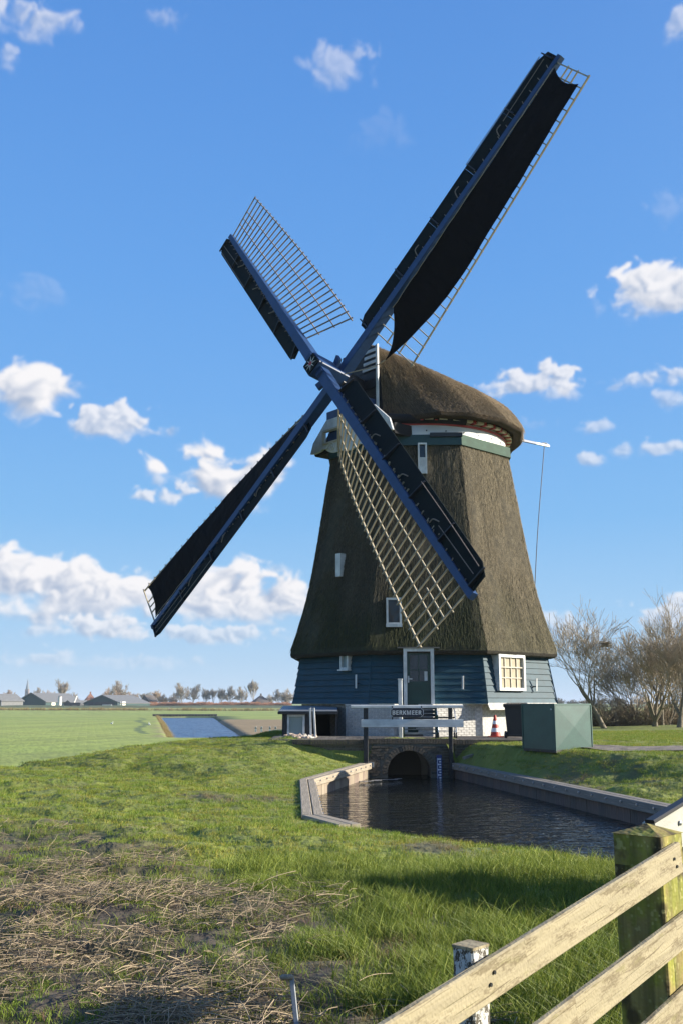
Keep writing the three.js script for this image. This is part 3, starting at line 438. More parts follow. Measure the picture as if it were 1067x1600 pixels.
{
  const rr = rng(41), list = [], cols = [], nY = 70, nA = 30;
  const body = grp('thatch_body', mill);
  for (let k = 0; k < 8; k++) {
    const pos = [], uv = [], col = [], ix = [];
    for (let j = 0; j <= nY; j++) { const y = lerp(3.16, 9.80, Math.pow(j / nY, 1.15)); for (let i = 0; i <= nA; i++) { const a = i / nA * 2 - 1, p = facePt(k, a, y), ed = Math.min(1, (1 - Math.abs(a)) * 6); p.addScaledVector(faceN(k), ((fbm(a * 2 + k * 9, y * .8, 4) - .5) * .09 + (noise(a * 22 + k * 31, y * 3) - .5) * .012) * ed * sst(3.1, 3.4, y) + .02 * ed - .02); pos.push(...lp(p).toArray()); uv.push(a * rTh(y) * S225 + k * 3.1, y); col.push(...thatchTone(y, a, k)); } }
    const w = nA + 1; for (let j = 0; j < nY; j++) for (let i = 0; i < nA; i++) { const q = j * w + i; ix.push(q, q + 1, q + w, q + 1, q + w + 1, q + w); }
    const g = meshFrom(pos, ix, uv); g.setAttribute('color', new THREE.Float32BufferAttribute(col, 3)); const m = part('thatch_face', g, M.thatch, body);
    // rounded lip under the eaves
    const P = [], U = [], Cc = [], I = [], lip = [[4.55, 3.16], [4.53, 3.09], [4.46, 3.05], [4.3, 3.05], [4.12, 3.14]];
    for (const [R, y] of lip) for (let i = 0; i <= nA; i++) { const a = i / nA * 2 - 1, p = V(AX.x, y + (noise(a * 14 + k * 5, 3) - .5) * .02, AX.z).addScaledVector(faceN(k), R * C225 - .02 + .02 * Math.min(1, (1 - Math.abs(a)) * 6) * (R > 4.5 ? 1 : 0)).addScaledVector(faceT(k), a * R * S225); P.push(...lp(p).toArray()); U.push(a * 1.7 + k, y * 3 + R); Cc.push(.36, .36, .34); }
    for (let j = 0; j < lip.length - 1; j++) for (let i = 0; i < nA; i++) { const q = j * w + i; I.push(q, q + w, q + 1, q + 1, q + w, q + w + 1); }
    const lg = meshFrom(P, I, U); lg.setAttribute('color', new THREE.Float32BufferAttribute(Cc, 3)); part('eaves_lip', lg, M.thatch, body);
    // straws lying down the slope
    if ([7, 0, 1, 6, 2].includes(k)) for (let s = 0; s < 11000; s++) {
      const y = 3.34 + 6.4 * Math.pow(rr(), 1.1), a = (rr() * 2 - 1) * .995, p = facePt(k, a, y), q = facePt(k, a, y + .05), n = faceN(k).clone().add(V(0, .2, 0)).normalize(), up = q.sub(p).normalize();
      const len = Math.min(.07 + rr() * .16, y - 3.12), d = up.clone().multiplyScalar(-1).addScaledVector(faceT(k), (rr() - .5) * .3).addScaledVector(n, .01 + rr() * .07).normalize(), x = n.clone().cross(d).normalize(), z = d.clone().cross(x);
      p.addScaledVector(n, .002 + rr() * .008); const th = .003 + rr() * .004; list.push(new THREE.Matrix4().makeBasis(x.multiplyScalar(th), d.multiplyScalar(len), z.multiplyScalar(th)).setPosition(lp(p)));
      const c = thatchTone(y, a, k), f = .85 + rr() * .45; cols.push(new THREE.Color().setRGB(c[0] * f, c[1] * f, c[2] * f));
    }
  }
  const sg = new THREE.ConeGeometry(1, 1, 3, 1, true).translate(0, .5, 0); instanced('straw', sg, M.straw, list, body, cols);
}
// windows, doors and wall anchors
function windowUnit(parent, name, o, n, w, h, fw, depth, paneM, cols = 1, rows = 1, opt = {}) {
  const u = V(n.z, 0, -n.x), g = grp(name, parent), b = (name2, x0, y0, x1, y1, d0, d1, m, bev = .004) => { const q = part(name2, bev ? cbox(x1 - x0, y1 - y0, d1 - d0, bev) : box(x1 - x0, y1 - y0, d1 - d0), m, g); q.position.set((x0 + x1) / 2, (y0 + y1) / 2, (d0 + d1) / 2); };
  g.position.copy(lp(o)); g.rotation.y = Math.atan2(n.x, n.z);
  const F = opt.frameM ?? M.white, W = w / 2, H = h / 2;
  b('frame', -W, -H, -W + fw, H, -depth, .03, F); b('frame', W - fw, -H, W, H, -depth, .03, F); b('frame', -W + fw, H - fw, W - fw, H, -depth, .028, F); b('frame', -W + fw, -H, W - fw, -H + fw, -depth, .032, F);
  if (opt.sill) b('sill', -W - .04, -H - .045, W + .04, -H - .002, -depth, .09, F);
  const iw = W - fw, ih = H - fw, gb = opt.bar ?? .03, pw = (2 * iw - (cols - 1) * gb) / cols, ph = (2 * ih - (rows - 1) * gb) / rows;
  for (let i = 0; i < cols; i++) for (let j = 0; j < rows; j++) b('pane', -iw + i * (pw + gb), -ih + j * (ph + gb), -iw + i * (pw + gb) + pw, -ih + j * (ph + gb) + ph, -.07, -.055, paneM, 0);
  for (let i = 1; i < cols; i++) b('glazing_bar', -iw + i * (pw + gb) - gb, -ih, -iw + i * (pw + gb), ih, -.075, -.025, opt.barM ?? F, .003);
  for (let j = 1; j < rows; j++) b('glazing_bar', -iw, -ih + j * (ph + gb) - gb, iw, -ih + j * (ph + gb), -.076, -.022 + (opt.mid && j === opt.mid ? .02 : 0), opt.barM ?? F, .003);
  b('back', -W + .01, -H + .01, W - .01, H - .01, -depth, -.1, M.dark, 0);
  return g;
}
const wallHit = (k, px, py, out) => hit(px, py, onFace(k, 0, PB, RB, out), faceN(k));   // upright plane in front of the foot of face k
function frameAt(k, x0, y0, x1, y1, out) { const a = wallHit(k, x0, y1, out), b = wallHit(k, x1, y0, out); return { o: a.clone().add(b).multiplyScalar(.5), w: b.clone().sub(a).dot(faceT(k)), h: b.y - a.y }; }
{
  const f1 = frameAt(7, 532, 1020, 544.5, 1046, -.06); windowUnit(mill, 'window', f1.o, faceN(7), f1.w, f1.h, .055, .3, M.glassGrey, 1, 1, { sill: true });
  const f2 = frameAt(1, 779, 1024, 818.5, 1079, .05); windowUnit(mill, 'window', f2.o, faceN(1), f2.w, f2.h, .085, .42, M.creamPane, 4, 3, { bar: .035, mid: 2, frameM: M.white, barM: M.cream });
  // door
  const d = frameAt(0, 630.5, 1013, 677, 1100, .1), y0 = YARD + .12, y1 = d.o.y + d.h / 2, h = y1 - y0, n = faceN(0), g = grp('door', mill), W = d.w / 2, H = h / 2;
  g.position.copy(lp(d.o.clone().setY((y0 + y1) / 2))); g.rotation.y = ROT;
  const b = (nm, x0, ya, x1, yb, d0, d1, m, c = .004) => { const q = part(nm, c ? cbox(x1 - x0, yb - ya, d1 - d0, c) : box(x1 - x0, yb - ya, d1 - d0), m, g); q.position.set((x0 + x1) / 2, (ya + yb) / 2, (d0 + d1) / 2); };
  b('door_frame', -W, -H, -W + .1, H, -.45, .04, M.white); b('door_frame', W - .1, -H, W, H, -.45, .04, M.white); b('door_frame', -W + .1, H - .09, W - .1, H, -.45, .038, M.white);
  const iw = W - .1, gy = H - .09 - .86, st = .085;
  b('door_leaf', -iw + .004, -H + .02, iw - .004, gy, -.07, -.02, M.green); b('door_stile', -iw + .004, gy, -iw + st, H - .095, -.07, -.02, M.green); b('door_stile', iw - st, gy, iw - .004, H - .095, -.07, -.02, M.green); b('door_rail', -iw + st, H - .18, iw - st, H - .095, -.07, -.021, M.green);
  const pw = iw - st; for (const sx of [-1, 1]) for (const [a, c] of [[gy, gy + .32], [gy + .345, H - .18]]) b('pane', sx < 0 ? -pw : .012, a, sx < 0 ? -.012 : pw, c, -.055, -.045, M.glass, 0);
  b('glazing_bar', -.012, gy, .012, H - .18, -.06, -.03, M.green, .002); b('glazing_bar', -pw, gy + .32, pw, gy + .345, -.06, -.029, M.green, .002);
  b('paper_notice', .16, gy + .02, .25, gy + .29, -.0445, -.043, M.white, 0);
  b('handle', -iw + .02, gy - .03, -iw + .06, gy + .16, -.02, -.005, M.white, .002); b('handle', -iw + .03, gy + .06, -iw + .15, gy + .085, .0, .03, M.white, .004);
  b('back', -W + .01, -H, W - .01, H, -.44, -.2, M.dark, 0); b('door_step', -W - .1, -H - .12, W + .1, -H, -.4, .25, M.brick[0], .01);
  mp('lintel_board', box(W * 2 + .34, .03, .32, 0, 0, 0).rotateY(ROT).translate(d.o.x, y1 + .02, d.o.z - .08), M.beamGrey);
  // wall anchors: white irons standing off the sloping boards
  for (const [k, px, ya, yb] of [[7, 556, 1054, 1075.5], [0, 722.3, 1056, 1077], [1, 837.5, 1060, 1080]]) { const a = wallHit(k, px, yb, .06), t = wallHit(k, px, ya, .06), q = grp('wall_anchor', mill), nn = faceN(k); part('anchor_bar', beamG(lp(a), lp(t), .055, .03, nn.clone(), .008), M.white, q); part('anchor_tie', beamG(lp(a.clone().lerp(t, .35)), lp(a.clone().lerp(t, .35).addScaledVector(nn, -.22)), .03, .03), M.blackIron, q); }
  // windows in the thatch
  const dormer = (k, x0, ya, x1, yb, split, slit) => {
    const A = SL(k, (x0 + x1) / 2, ya), B = SL(k, (x0 + x1) / 2, yb), top = facePt(k, 0, A.y), bot = facePt(k, 0, B.y), o = bot.clone().addScaledVector(faceT(k), (A.u + B.u) / 2).addScaledVector(faceN(k), .05); o.y = (A.y + B.y) / 2;
    const e0 = hit(x0, (ya + yb) / 2, o, faceN(k)), e1 = hit(x1, (ya + yb) / 2, o, faceN(k)), t0 = hit((x0 + x1) / 2, ya, o, faceN(k)).y, t1 = hit((x0 + x1) / 2, yb, o, faceN(k)).y, w = e1.clone().sub(e0).dot(faceT(k)), hh = t0 - t1;
    o.copy(e0).lerp(e1, .5).setY((t0 + t1) / 2);
    if (slit) { const q = grp('vent', mill); q.position.copy(lp(o)); q.rotation.y = Math.atan2(faceN(k).x, faceN(k).z); part('vent_board', cbox(w, hh, .3, .006), M.white, q).position.z = -.1; return; }
    const g2 = windowUnit(mill, 'window', o, faceN(k), w, hh, split ? .05 : .06, .5, M.glass, 1, split ? 1 : 2, { barM: M.glass, bar: .02 });
    if (split) { const q = part('white_panel', cbox(w - .1, hh * split, .04, .004), M.white, g2); q.position.set(0, -hh / 2 + hh * split / 2 + .03, -.01); }
    else { const q = part('sill', cbox(w + .02, .1, .12, .006), M.white, g2); q.position.set(0, -hh / 2 - .02, .0); }
  };
  dormer(0, 652.5, 692, 666.5, 740, .5); dormer(0, 603, 934, 627, 976, 0); dormer(7, 526, 865, 533.5, 901, 0, true);
}

// ------------------------------------------------------------------ cap: ring, thatched roof, gable, beard, tail pole
const SH = V(-.7681, 0, .6403), PR = V(.6403, 0, .7681);            // along the shaft (to the sails), and the cap's right side
const capP = (t, q, y) => V(AX.x, y, AX.z).addScaledVector(SH, t).addScaledVector(PR, q);
{
  const ring = grp('cap_ring', mill), T = M.white;
  for (let k = 0; k < 8; k++) { const R = 3.26, c = [cornerAt(k - 1, R, 9.64), cornerAt(k, R, 9.64), cornerAt(k, R - .02, 9.98), cornerAt(k - 1, R - .02, 9.98)]; mp('cornice_board', slab(...c, faceN(k).multiplyScalar(-.08)), k === 0 || k === 7 ? M.green : M.boardGreen, ring); if (k === 0) { mp('cornice_bracket', slab(cornerAt(-1, R + .05, 9.9).lerp(cornerAt(0, R + .05, 9.9), .6), cornerAt(0, R + .05, 9.9), cornerAt(0, R + .05, 10.03), cornerAt(-1, R + .05, 10.03).lerp(cornerAt(0, R + .05, 10.03), .6), faceN(0).multiplyScalar(-.3)), M.black, ring); } }
  const lathe = (pts, m, nm) => mp(nm, new THREE.LatheGeometry(pts.map(([r, y]) => new THREE.Vector2(r, y)), 64).translate(AX.x, 0, AX.z), m, ring);
  lathe([[2.6, 9.9], [2.95, 9.9], [2.975, 9.92], [2.99, 10.295], [2.8, 10.297]], M.white, 'white_band'); lathe([[2.8, 10.295], [3.01, 10.295], [3.025, 10.305], [3.025, 10.365], [3.01, 10.375], [2.8, 10.375]], M.red, 'red_band'); lathe([[2.8, 10.37], [2.98, 10.37], [2.98, 10.42], [2.5, 10.44]], M.white, 'white_fillet');
  mp('inner_drum', new THREE.CylinderGeometry(2.8, 2.8, .9, 48).translate(AX.x, 10.3, AX.z), M.black, ring);
  const bolt = new THREE.CylinderGeometry(.025, .025, .03, 8).rotateX(Math.PI / 2);
  for (let i = 0; i < 30; i++) { const a = ROT + i * Math.PI * 2 / 30 + .05, b = part('bolt', bolt, M.blackIron, ring); b.position.copy(lp(V(AX.x + 2.985 * Math.sin(a), 10.12, AX.z + 2.985 * Math.cos(a)))); b.rotation.y = a; }
  for (let i = 0; i < 44; i++) { const a = ROT + i * Math.PI * 2 / 44; if (Math.sin(a) * SH.x + Math.cos(a) * SH.z > .72) continue; const g = box(.09, .13, .5, 0, 10.47, 2.93).rotateY(a).translate(AX.x, 0, AX.z); mp('rafter_end', g, M.red, ring); const g2 = box(.26, .07, .5, 0, 10.46, 2.95).rotateY(a + Math.PI / 44).translate(AX.x, 0, AX.z); mp('soffit_block', g2, M.cream, ring); }
}
// roof section at s (0 front .. 1 tail): half width, eaves height, ridge height, roundness
const roofAt = (s) => { const t = lerp(2.6, -3.35, s); const key = [[0, 1.0, 10.6, 13.36, 3.4, 1.12], [.05, 1.22, 10.58, 13.33, 3.1, 2.2], [.12, 1.6, 10.6, 13.24, 2.7, 2.95], [.3, 2.6, 10.62, 12.94, 2.1, 3.5], [.5, 3.1, 10.63, 12.68, 1.85, 3.62], [.7, 2.95, 10.62, 12.5, 1.85, 3.32], [.87, 2.25, 10.58, 12.34, 2.1, 2.5], [1, 1.3, 10.52, 12.16, 2.6, 1.34]]; let i = 0; while (i < key.length - 2 && s > key[i + 1][0]) i++; const f = clamp((s - key[i][0]) / (key[i + 1][0] - key[i][0]), 0, 1), e = f * f * (3 - 2 * f) * .4 + f * .6, v = key[i].map((x, k) => lerp(x, key[i + 1][k], e)); return { t, u: v[1], e: v[2], r: v[3], n: v[4], w: v[5] }; };
function roofPt(s, a, grow = 0) { const R = roofAt(s), c = Math.cos(a), sn = Math.sin(a), hh = Math.pow(Math.max(0, sn), 2 / R.n), x = Math.sign(c) * (Math.pow(Math.abs(c), 2 / R.n) * (R.u + grow) + (R.w - R.u) * Math.pow(1 - hh, 2.6)), y = R.e + Math.pow(Math.max(0, sn), 2 / R.n) * (R.r + grow * .6 - R.e); return capP(R.t, x, y); }
{
  const cap = grp('thatch_cap', mill), nS = 60, nA = 56, pos = [], uv = [], col = [], ix = [], w = nA + 1, rr = rng(51);
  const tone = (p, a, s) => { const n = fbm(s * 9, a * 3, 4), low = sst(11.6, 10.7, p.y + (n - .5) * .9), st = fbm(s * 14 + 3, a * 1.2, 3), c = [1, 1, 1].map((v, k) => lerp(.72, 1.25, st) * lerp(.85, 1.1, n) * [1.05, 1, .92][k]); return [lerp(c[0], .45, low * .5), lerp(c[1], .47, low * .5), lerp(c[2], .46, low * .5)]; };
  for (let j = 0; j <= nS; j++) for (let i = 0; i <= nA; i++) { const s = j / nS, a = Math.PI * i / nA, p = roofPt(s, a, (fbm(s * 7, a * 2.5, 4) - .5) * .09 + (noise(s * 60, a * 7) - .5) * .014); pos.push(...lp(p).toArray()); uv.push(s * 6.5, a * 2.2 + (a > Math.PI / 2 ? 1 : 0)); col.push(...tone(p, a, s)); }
  for (let j = 0; j < nS; j++) for (let i = 0; i < nA; i++) { const q = j * w + i; ix.push(q, q + 1, q + w, q + 1, q + w + 1, q + w); }
  const g = meshFrom(pos, ix, uv); g.setAttribute('color', new THREE.Float32BufferAttribute(col, 3)); part('roof_thatch', g, M.thatchCap, cap);
  // eaves lip all along both sides, thatch thickness
  for (const side of [0, 1]) { const P = [], U = [], Cc = [], I = []; for (let j = 0; j <= nS; j++) { const s = j / nS, R = roofAt(s), a = side ? Math.PI : 0, sg = side ? -1 : 1; const prof = [[0, 0], [-.01, -.09], [-.07, -.15], [-.22, -.16], [-.5, -.06], [-.75, .12]]; for (const [dx, dy] of prof) { const p = capP(R.t, sg * Math.max(.3, R.w + dx), R.e + dy + (noise(s * 40, 2) - .5) * .02); P.push(...lp(p).toArray()); U.push(s * 6.5, dx * 3 + dy); Cc.push(.5, .46, .4); } } for (let j = 0; j < nS; j++) for (let i = 0; i < 5; i++) { const q = j * 6 + i; I.push(q, q + 1, q + 6, q + 1, q + 7, q + 6); } const lg = meshFrom(P, I, U); lg.setAttribute('color', new THREE.Float32BufferAttribute(Cc, 3)); part('eaves_lip', lg, M.thatchCap, cap); }
  // closed ends
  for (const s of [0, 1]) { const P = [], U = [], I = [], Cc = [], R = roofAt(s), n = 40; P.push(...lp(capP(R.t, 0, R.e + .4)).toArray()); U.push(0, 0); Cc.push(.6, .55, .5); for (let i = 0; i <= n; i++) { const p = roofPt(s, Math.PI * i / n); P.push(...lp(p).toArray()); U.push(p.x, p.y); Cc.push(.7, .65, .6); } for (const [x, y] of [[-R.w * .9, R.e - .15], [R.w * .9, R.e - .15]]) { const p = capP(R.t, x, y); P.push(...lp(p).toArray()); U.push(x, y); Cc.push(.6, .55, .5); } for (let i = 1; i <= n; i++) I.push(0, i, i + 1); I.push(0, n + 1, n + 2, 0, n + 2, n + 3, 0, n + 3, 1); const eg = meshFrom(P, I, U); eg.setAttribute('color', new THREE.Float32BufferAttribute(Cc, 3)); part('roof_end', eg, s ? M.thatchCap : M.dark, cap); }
  { const tail = roofAt(1), P = []; for (let i = 0; i <= 30; i++) P.push(roofPt(1, Math.PI * i / 30, -.06)); for (let i = 0; i < 30; i++) { } mp('tail_verge', tubeG(P.map((p) => p.addScaledVector(SH, -.02)), .07, 7, 40), M.straw, cap); }
  mp('ridge_cover', tubeG(Array.from({ length: 20 }, (_, i) => roofPt(i / 19, Math.PI / 2, .0)), .07, 7, 40), M.straw, cap);
  const list = [], cols = [];
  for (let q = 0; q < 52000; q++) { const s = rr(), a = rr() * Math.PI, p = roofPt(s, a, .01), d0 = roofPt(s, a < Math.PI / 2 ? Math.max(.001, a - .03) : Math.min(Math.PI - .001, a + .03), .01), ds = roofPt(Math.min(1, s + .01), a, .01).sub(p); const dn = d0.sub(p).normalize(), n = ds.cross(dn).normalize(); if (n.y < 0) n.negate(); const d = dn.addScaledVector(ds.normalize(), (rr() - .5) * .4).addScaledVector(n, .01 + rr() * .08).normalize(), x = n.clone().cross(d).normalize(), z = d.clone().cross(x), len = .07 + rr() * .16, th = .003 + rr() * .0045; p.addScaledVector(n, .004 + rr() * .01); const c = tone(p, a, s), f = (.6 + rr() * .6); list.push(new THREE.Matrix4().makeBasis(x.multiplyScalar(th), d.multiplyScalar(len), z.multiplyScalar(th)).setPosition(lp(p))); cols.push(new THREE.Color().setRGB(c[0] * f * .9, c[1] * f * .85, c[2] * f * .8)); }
  instanced('straw', new THREE.ConeGeometry(1, 1, 3, 1, true).translate(0, .5, 0), M.straw, list, cap, cols);
  // front gable: dark boards, pale slats, white corner post
  const gb = grp('front_gable', mill), F = 2.65;
  const quad = (q0, y0, q1, y1, t, th, m, nm, par) => mp(nm, slab(capP(t, q0, y0), capP(t, q1, y0), capP(t, q1, y1), capP(t, q0, y1), SH.clone().multiplyScalar(-th)), m, par);
  for (let i = 0; i < 9; i++) quad(-.86, 10.62 + i * .29, .86, 10.89 + i * .29, F, .05, M.black, 'gable_board', gb);
  for (let i = 0; i < 4; i++) quad(.2 + i * .05, 12.4 + i * .2, .86, 12.5 + i * .2, F + .05, .03, M.whiteRail, 'gable_slat', gb);
  for (const q of [-.93, .93]) mp('gable_post', beamG(capP(F + .03, q, 10.5), capP(F + .03, q * .98, q > 0 ? 13.2 : 12.9), .1, .06, SH.clone(), .008), M.whiteRail, gb);
  mp('weather_beam', beamG(capP(F + .1, -1.35, 11.15), capP(F + .1, .8, 11.15), .4, .4, V(0, 1, 0), .02), M.stock, gb);
  // beard: white painted board with a recess, scrolls and a figure
  const bd = grp('beard', mill), B = 3.02, s = new THREE.Shape(); s.moveTo(-2.05, 10.0); s.lineTo(-1.9, 10.35); s.lineTo(-1.2, 11.0); s.lineTo(1.2, 11.0); s.lineTo(1.9, 10.4); s.lineTo(2.05, 10.0); s.quadraticCurveTo(1.6, 9.92, 1.3, 10.06); s.quadraticCurveTo(.9, 9.72, .5, 9.86); s.quadraticCurveTo(0, 9.62, -.5, 9.86); s.quadraticCurveTo(-.9, 9.72, -1.3, 10.06); s.quadraticCurveTo(-1.6, 9.92, -2.05, 10.0);
  for (const x of [-1.3, .55]) { const hole = new THREE.Path(); hole.moveTo(x, 10.22); hole.lineTo(x + .75, 10.22); hole.lineTo(x + .75, 10.6); hole.lineTo(x, 10.6); hole.closePath(); s.holes.push(hole); }
  const toCap = (g, t) => g.applyMatrix4(new THREE.Matrix4().makeBasis(PR, V(0, 1, 0), SH).setPosition(capP(t, 0, 0)));
  mp('beard_board', toCap(new THREE.ExtrudeGeometry(s, { depth: .06, bevelEnabled: true, bevelThickness: .01, bevelSize: .01, bevelSegments: 1, curveSegments: 12 }), B), M.whiteRail, bd);
  for (const x of [-1.3, .55]) { for (const [a, b2, c, d2] of [[-.05, 10.17, .8, 10.22], [-.05, 10.6, .8, 10.66], [-.05, 10.22, 0, 10.6], [.75, 10.22, .8, 10.6]]) mp('recess_frame', toCap(box(c - a, d2 - b2, .1, x + (a + c) / 2, (b2 + d2) / 2, .08), B), M.cream, bd); mp('recess_board', toCap(box(.75, .38, .04, x + .375, 10.41, -.12), B), M.stock, bd); }
  const scroll = (cx, cy, sg) => { const P = []; for (let i = 0; i <= 26; i++) { const a = i / 26 * Math.PI * 3.2, r = .2 - .16 * i / 26; P.push(V(cx + sg * (r * Math.cos(a)), cy + r * .8 * Math.sin(a), .1)); } P.unshift(V(cx + sg * .5, cy + .02, .1)); return toCap(tubeG(P, .022, 6, 60), B); };
  mp('scroll', [scroll(-.9, 10.02, -1)], M.white, bd); mp('scroll', [scroll(.9, 10.02, 1)], M.white, bd);
  globalThis.beardSix = { toCap, B, bd };
  // dark soffit under the overhanging front
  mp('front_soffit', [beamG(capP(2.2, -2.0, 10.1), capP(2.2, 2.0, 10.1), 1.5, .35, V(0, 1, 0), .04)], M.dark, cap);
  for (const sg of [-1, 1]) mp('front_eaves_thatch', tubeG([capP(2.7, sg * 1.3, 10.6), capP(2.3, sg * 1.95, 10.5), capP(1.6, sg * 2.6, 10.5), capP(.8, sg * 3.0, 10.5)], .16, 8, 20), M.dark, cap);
  // tail: brake lever pole with hook and rope
  const tl = grp('brake_lever', mill), p0 = at(806, 686, 35.6), p1 = at(836, 692.5, 36.4), p2 = at(857, 697, 36.9);
  mp('lever_pole', beamG(p0, p1, .07, .1, V(0, 1, 0), .01), M.stock, tl); mp('lever_tip', beamG(p1, p2, .07, .09, V(0, 1, 0), .01), M.white, tl); mp('lever_hook', tubeG([p2, p2.clone().add(V(-.1, .1, 0)), p2.clone().add(V(-.26, .12, 0))], .03, 6, 10), M.white, tl);
  const r0 = at(849.5, 698, 36.7), r1 = at(832, 985, 35.6); mp('brake_rope', tubeG([r0, r0.clone().lerp(r1, .5).add(V(-.05, 0, 0)), r1], .016, 5, 20), M.blackIron, tl);
  const l2 = SH.clone(); void l2;
}
// ------------------------------------------------------------------ shaft, poll end and the four sails
{
  const S = V(-.7516, .2040, .6273).normalize(), E1 = V(0, 1, 0).cross(S).normalize(), E2 = S.clone().cross(E1), HUB = V(-.9029, 10.6536 + EYE, -30.3312), rho = .7636;
  const dir = (a) => E1.clone().multiplyScalar(Math.cos(a)).addScaledVector(E2, Math.sin(a));
  const fr = HUB.clone().addScaledVector(S, -.241), bk = HUB.clone().addScaledVector(S, -.826);
  const sh = grp('windshaft', mill);
  const base = new THREE.Matrix4().makeBasis(dir(rho), dir(rho + Math.PI / 2), S);
  const put = (g, p) => g.applyMatrix4(base.clone().setPosition(p));
  mp('poll_end', put(cbox(.62, .62, 1.25, .03), HUB.clone().addScaledVector(S, -.56)), M.stock, sh);
  mp('shaft', beamG(HUB.clone().addScaledVector(S, -1.1), HUB.clone().addScaledVector(S, -4.5), .55, .55, V(0, 1, 0), .08), M.black, sh);
  { const st = new THREE.Shape(); for (let i = 0; i < 16; i++) { const a = i / 16 * Math.PI * 2 + .2, r = i % 2 ? .06 : .265; i ? st.lineTo(r * Math.cos(a), r * Math.sin(a)) : st.moveTo(r * Math.cos(a), r * Math.sin(a)); } st.closePath();
    const pf = HUB.clone().addScaledVector(S, .066); mp('hub_plate', put(cbox(.56, .56, .04, .008), HUB.clone().addScaledVector(S, .085)), M.windBoard, sh); mp('star_emblem', put(new THREE.ExtrudeGeometry(st, { depth: .012, bevelEnabled: false }), HUB.clone().addScaledVector(S, .107)), M.white, sh); mp('star_centre', put(new THREE.CylinderGeometry(.075, .075, .02, 16).rotateX(Math.PI / 2), HUB.clone().addScaledVector(S, .122)), M.red, sh); void pf; }
  for (const a of [rho, rho + Math.PI / 2]) for (const sg of [-1, 1]) { const o = a === rho ? bk : fr; mp('wedge', beamG(o.clone().addScaledVector(dir(a), sg * .36).addScaledVector(S, .12), o.clone().addScaledVector(dir(a), sg * .62).addScaledVector(S, .2), .3, .1, S.clone()), M.stock, sh); }
  const rr = rng(61);
  function sail(ang, o, cloth, latM) {
    const bend = cloth ? .28 : 0, B = (r) => bend * (1 - Math.pow(clamp(r / 11.5, 0, 1), 1.4));
    const g = grp('sail', mill), R = dir(ang), Cw = dir(ang - Math.PI / 2);         // outward, and towards the lattice side
    const phi = (r) => lerp(cloth ? -27 : -36, 3, Math.pow(clamp((r - 2) / 9.3, 0, 1), .75)) * Math.PI / 180, bphi = (r) => lerp(cloth ? -14 : 7, -9, clamp((r - 1.6) / 9.8, 0, 1)) * Math.PI / 180;
    const lat = (r, w, f = 0) => { const p = phi(r); return o.clone().addScaledVector(R, r).addScaledVector(Cw, w * Math.cos(p) - f * Math.sin(p)).addScaledVector(S, w * Math.sin(p) + f * Math.cos(p) - B(r)); };
    const brd = (r, w, f = 0) => { const p = bphi(r); return o.clone().addScaledVector(R, r).addScaledVector(Cw, -w * Math.cos(p) + f * Math.sin(p)).addScaledVector(S, -w * Math.sin(p) + f * Math.cos(p) - B(r)); };
    // tapered steel stock
    { const wd = (r) => lerp(.34, .17, r / 11.5), dp = (r) => lerp(.34, .16, r / 11.5), P = [0, 3, 6, 9, 11.5], pos = [], ix = []; const pts = []; for (const r of P) for (const [sx, sy] of [[-1, -1], [1, -1], [1, 1], [-1, 1]]) pts.push(o.clone().addScaledVector(R, r).addScaledVector(Cw, sx * wd(r) / 2).addScaledVector(S, sy * dp(r) / 2 - .02 * (r / 11.5) - B(r))); const gs = []; for (let i = 0; i < P.length - 1; i++) for (let k = 0; k < 4; k++) { const a = pts[i * 4 + k], b = pts[i * 4 + (k + 1) % 4], c = pts[i * 4 + 4 + (k + 1) % 4], d = pts[i * 4 + 4 + k]; const q = slab(a, b, c, d, b.clone().sub(a).cross(d.clone().sub(a)).normalize().multiplyScalar(-.012)); gs.push(q); } const e = 16; gs.push(slab(pts[e], pts[e + 1], pts[e + 2], pts[e + 3], R.clone().multiplyScalar(-.02))); mp('stock', gs, M.stock, g); void pos; void ix; }
    const w1 = 1.86, N = 28;
    for (let i = 0; i <= N; i++) { const r = lerp(1.95, 11.3, i / N), a = lat(r, -.22), b = lat(r, w1 + .07); mp('lattice_bar', beamG(a, b, .032, .042, S.clone()), latM, g); }
    for (const w of [w1, w1 * .66, w1 * .35]) { const pts = []; for (let i = 0; i <= 12; i++) pts.push(lat(lerp(w === w1 ? 1.85 : 1.9, 11.36, i / 12), w, -.035)); const gs = []; for (let i = 0; i < 12; i++) gs.push(beamG(pts[i], pts[i + 1], w === w1 ? .034 : .03, w === w1 ? .05 : .04, S.clone())); mp('lattice_batten', gs, latM, g); }
    mp('short_batten', beamG(lat(10.1, w1 * .5, -.03), lat(11.3, w1 * .5, -.03), .03, .035, S.clone()), latM, g);
    // leading boards in five lengths, each leaning on brackets
    const cuts = [1.75, 3.7, 5.6, 7.5, 9.4, 11.45];
    for (let i = 0; i < 5; i++) { const a = cuts[i] + .003, b = cuts[i + 1] - .003, n = 6, gs = []; for (let j = 0; j < n; j++) { const r0 = lerp(a, b, j / n), r1 = lerp(a, b, (j + 1) / n), wi = .1, c0 = (r) => { const k = i === 0 ? clamp((r - a) / .3, .0, 1) : i === 4 ? clamp((b - r) / .25, 0, 1) : 1; return lerp(.6, .76, Math.sqrt(k)); }; gs.push(slab(brd(r0, c0(r0), -.02), brd(r0, wi, .02), brd(r1, wi, .02), brd(r1, c0(r1), -.02), S.clone().multiplyScalar(-.025))); } mp('wind_board', gs, M.windBoard, g); }
    for (let i = 0; i < 6; i++) { const r = i < 5 ? cuts[i] + .12 : 11.3; mp('board_bracket', slab(brd(r, .1, .16), brd(r, .72, .05), brd(r, .74, .0), brd(r, .1, .0), R.clone().multiplyScalar(.035)), M.black, g); }
